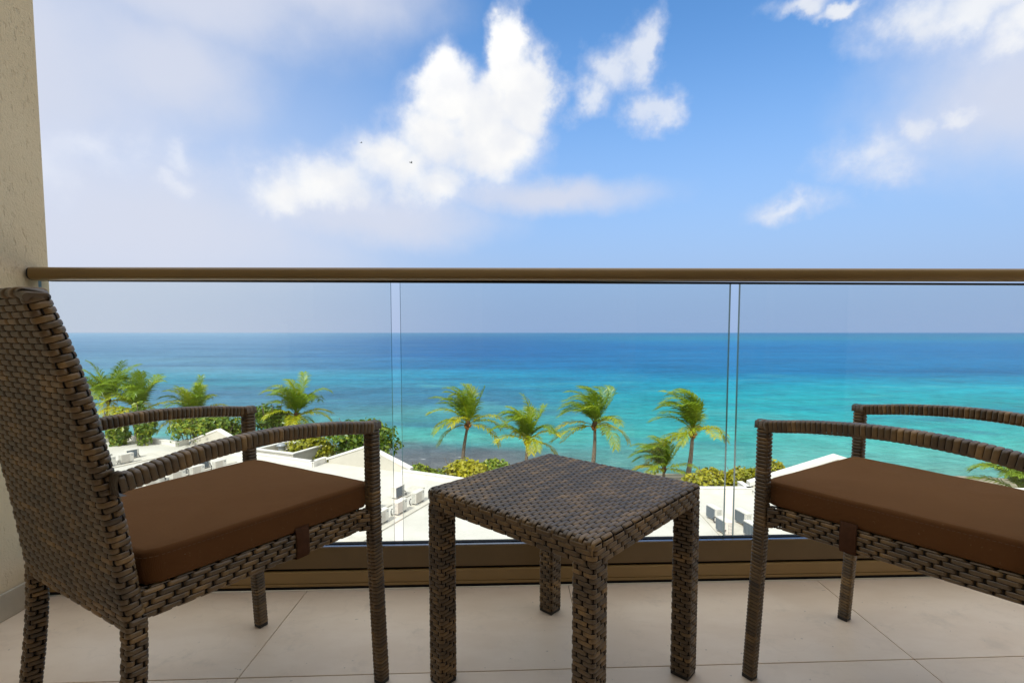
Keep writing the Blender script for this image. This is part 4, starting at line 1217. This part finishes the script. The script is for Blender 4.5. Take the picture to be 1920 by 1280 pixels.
def leaf_cloud(mb, centre, rad, n, leaf, r_, tone_lo=.1, tone_hi=.9, flat=.8, lump=.35):
    """leaves spread through the outer part of an uneven crown; returns nothing"""
    lobes = [(np.array(centre) + r_.normal(0, .30, 3) * rad * (1, 1, .7), r_.uniform(.40, .66)) for _ in range(9)]
    V, F, T = [], [], []
    for k_ in range(n):
        c_, s_ = lobes[r_.integers(len(lobes))]
        d = nrm(r_.normal(0, 1, 3)); d[2] = abs(d[2]) if r_.random() < .72 else d[2]
        rr_ = s_ * r_.uniform(.55, 1.1) * (1 + .18 * math.sin(7 * d[0] + 5 * d[1]))
        p = c_ + d * rr_ * rad
        nn_ = nrm(d * .8 + r_.normal(0, .5, 3) + (0, 0, .45)); a_ = nrm(np.cross(nn_, r_.normal(0, 1, 3))); b_ = np.cross(nn_, a_)
        l_ = leaf * r_.uniform(.6, 1.25)
        i0 = len(V)
        V += [p - a_ * l_ * .5, p + b_ * l_ * .33 + nn_ * .05 * l_, p + a_ * l_ * .55 - nn_ * .1 * l_, p - b_ * l_ * .33 + nn_ * .05 * l_]
        F.append((i0, i0 + 1, i0 + 2, i0 + 3)); tn = r_.uniform(tone_lo, tone_hi); T += [tn] * 4
    mb.add(V, F, np.array(T))
def shrub(name, label, bx, by, Y, wpx, hpx, m, cat="bush", seed=1, n=1700, leaf=.26, tones=(.05, .95), branches=5, group="bushes along the beach"):
    """bearing / centre / size on the photograph at distance Y"""
    r_ = np.random.default_rng(seed)
    X, Z = at(bx, by, Y); W_ = wpx * Y / 940 / 2; Hh = hpx * Y / 940 / 2
    o = thing(name, label, cat, (X, Y, LAND_Z), 0, group)
    cz = Z - LAND_Z
    mb = MB()
    for k_ in range(branches):
        a = r_.uniform(0, 2 * math.pi); e_ = np.array([W_ * .75 * math.cos(a), W_ * .5 * math.sin(a), cz + Hh * r_.uniform(.2, .9)])
        q_ = np.array([W_ * .15 * math.cos(a), .1, cz * .45])
        pts = smooth_path([(0, 0, 0), tuple(q_), tuple(e_)], 6)
        mb.tube(pts, np.linspace(.10, .02, len(pts)), 6)
    part("stem", mb, M_BRANCH, o)
    mb = MB(); leaf_cloud(mb, (0, 0, cz - Hh * .15), np.array([W_, W_ * .8, Hh]) , n, leaf, r_, *tones)
    part("crown", mb, m, o)
    return o
SH = [
    ("sea_grape_bush", "large round sea grape bush behind the small gable left, with bare branches", 395, 800, 44, 150, 80, M_SHRUB, 2600, (.05, .9)),
    ("sea_grape_bush", "yellow-topped bush standing between the small gable and the far armrest", 352, 795, 47, 60, 46, M_YSHRUB, 700, (.2, .9)),
    ("leafy_tree", "dark green tree left of the palm above the left chair's front armrest", 500, 785, 45, 84, 84, M_SHRUB, 1800, (.0, .7)),
    ("sea_grape_bush", "yellow-green bush round the foot of the palm above the front armrest", 585, 838, 41, 120, 74, M_YSHRUB, 1800, (.0, .75)),
    ("sea_grape_bush", "big dense green bush behind the large gable and the left chair's front leg", 676, 828, 40, 150, 96, M_SHRUB, 3200, (.05, .8)),
    ("sea_grape_bush", "bright green pointed bush behind the parapet right of the glass joint", 800, 884, 36, 72, 52, M_SHRUB, 1000, (.35, 1.0)),
    ("sea_grape_bush", "yellow bush at the foot of the tall palm left of the table", 868, 878, 37, 92, 58, M_YSHRUB, 1300, (.25, 1.0)),
    ("sea_grape_bush", "green bush touching the table's left edge beside the yellow one", 920, 876, 38, 60, 44, M_SHRUB, 700, (.3, 1.0)),
    ("leafy_tree", "slim tree wrapped in leafy creeper beside the left chair's backrest", 214, 806, 42, 44, 96, M_SHRUB, 1300, (.1, .9)),
    ("leafy_tree", "slim creeper-covered tree beneath the second palm from the left chair", 264, 800, 42, 44, 100, M_SHRUB, 1400, (.1, .9)),
    ("sea_grape_bush", "yellow hedge bush at the table's right corner behind the parapet", 1336, 894, 36, 80, 52, M_YSHRUB, 1500, (.1, .9)),
    ("sea_grape_bush", "yellow hedge bush by the right glass joint behind the parapet", 1392, 892, 36, 76, 54, M_YSHRUB, 1500, (.05, .85)),
    ("sea_grape_bush", "yellow hedge bush just right of the right chair's front leg", 1446, 890, 37, 70, 50, M_YSHRUB, 1300, (.1, .9)),
]
for i, (nm, lab, bx, by, Y, wp, hp, m_, n_, tn_) in enumerate(SH):
    shrub(nm, lab, bx, by, Y, wp, hp, m_, "tree" if nm == "leafy_tree" else "bush", 40 + i, int(n_ * 1.9), .36, tn_)

# two seabirds far out in front of the cloud
for lab, bx, by, Y, tilt in (("small dark seabird gliding low in front of the big white cloud", 770, 305, 70, .35), ("tiny dark seabird higher up at the left side of the big white cloud", 677, 268, 95, -.2)):
    X, Z = at(bx, by, Y)
    bo = thing("seabird", lab, "bird", (X, Y, Z), .4)
    bo.rotation_euler = (.1, tilt, .5)
    b_ = MB(); b_.tube([(-.22, 0, 0), (-.08, 0, .01), (.10, 0, .01), (.20, 0, .02), (.26, 0, .01)], [.01, .05, .06, .035, .008], 8); part("body", b_, M_PIPE, bo, smooth=True)
    for sg in (-1, 1):
        b_ = MB(); pts = [(.09, sg * .04, .02, .10), (.11, sg * .22, .09, .09), (.02, sg * .40, .10, .06), (-.10, sg * .56, .06, .02)]
        b_.grid(np.array([[(p[0] - p[3], p[1], p[2]), (p[0], p[1], p[2] + .012), (p[0] + p[3] * .4, p[1], p[2])] for p in pts])); wo_ = part("wing", b_, M_PIPE, bo)
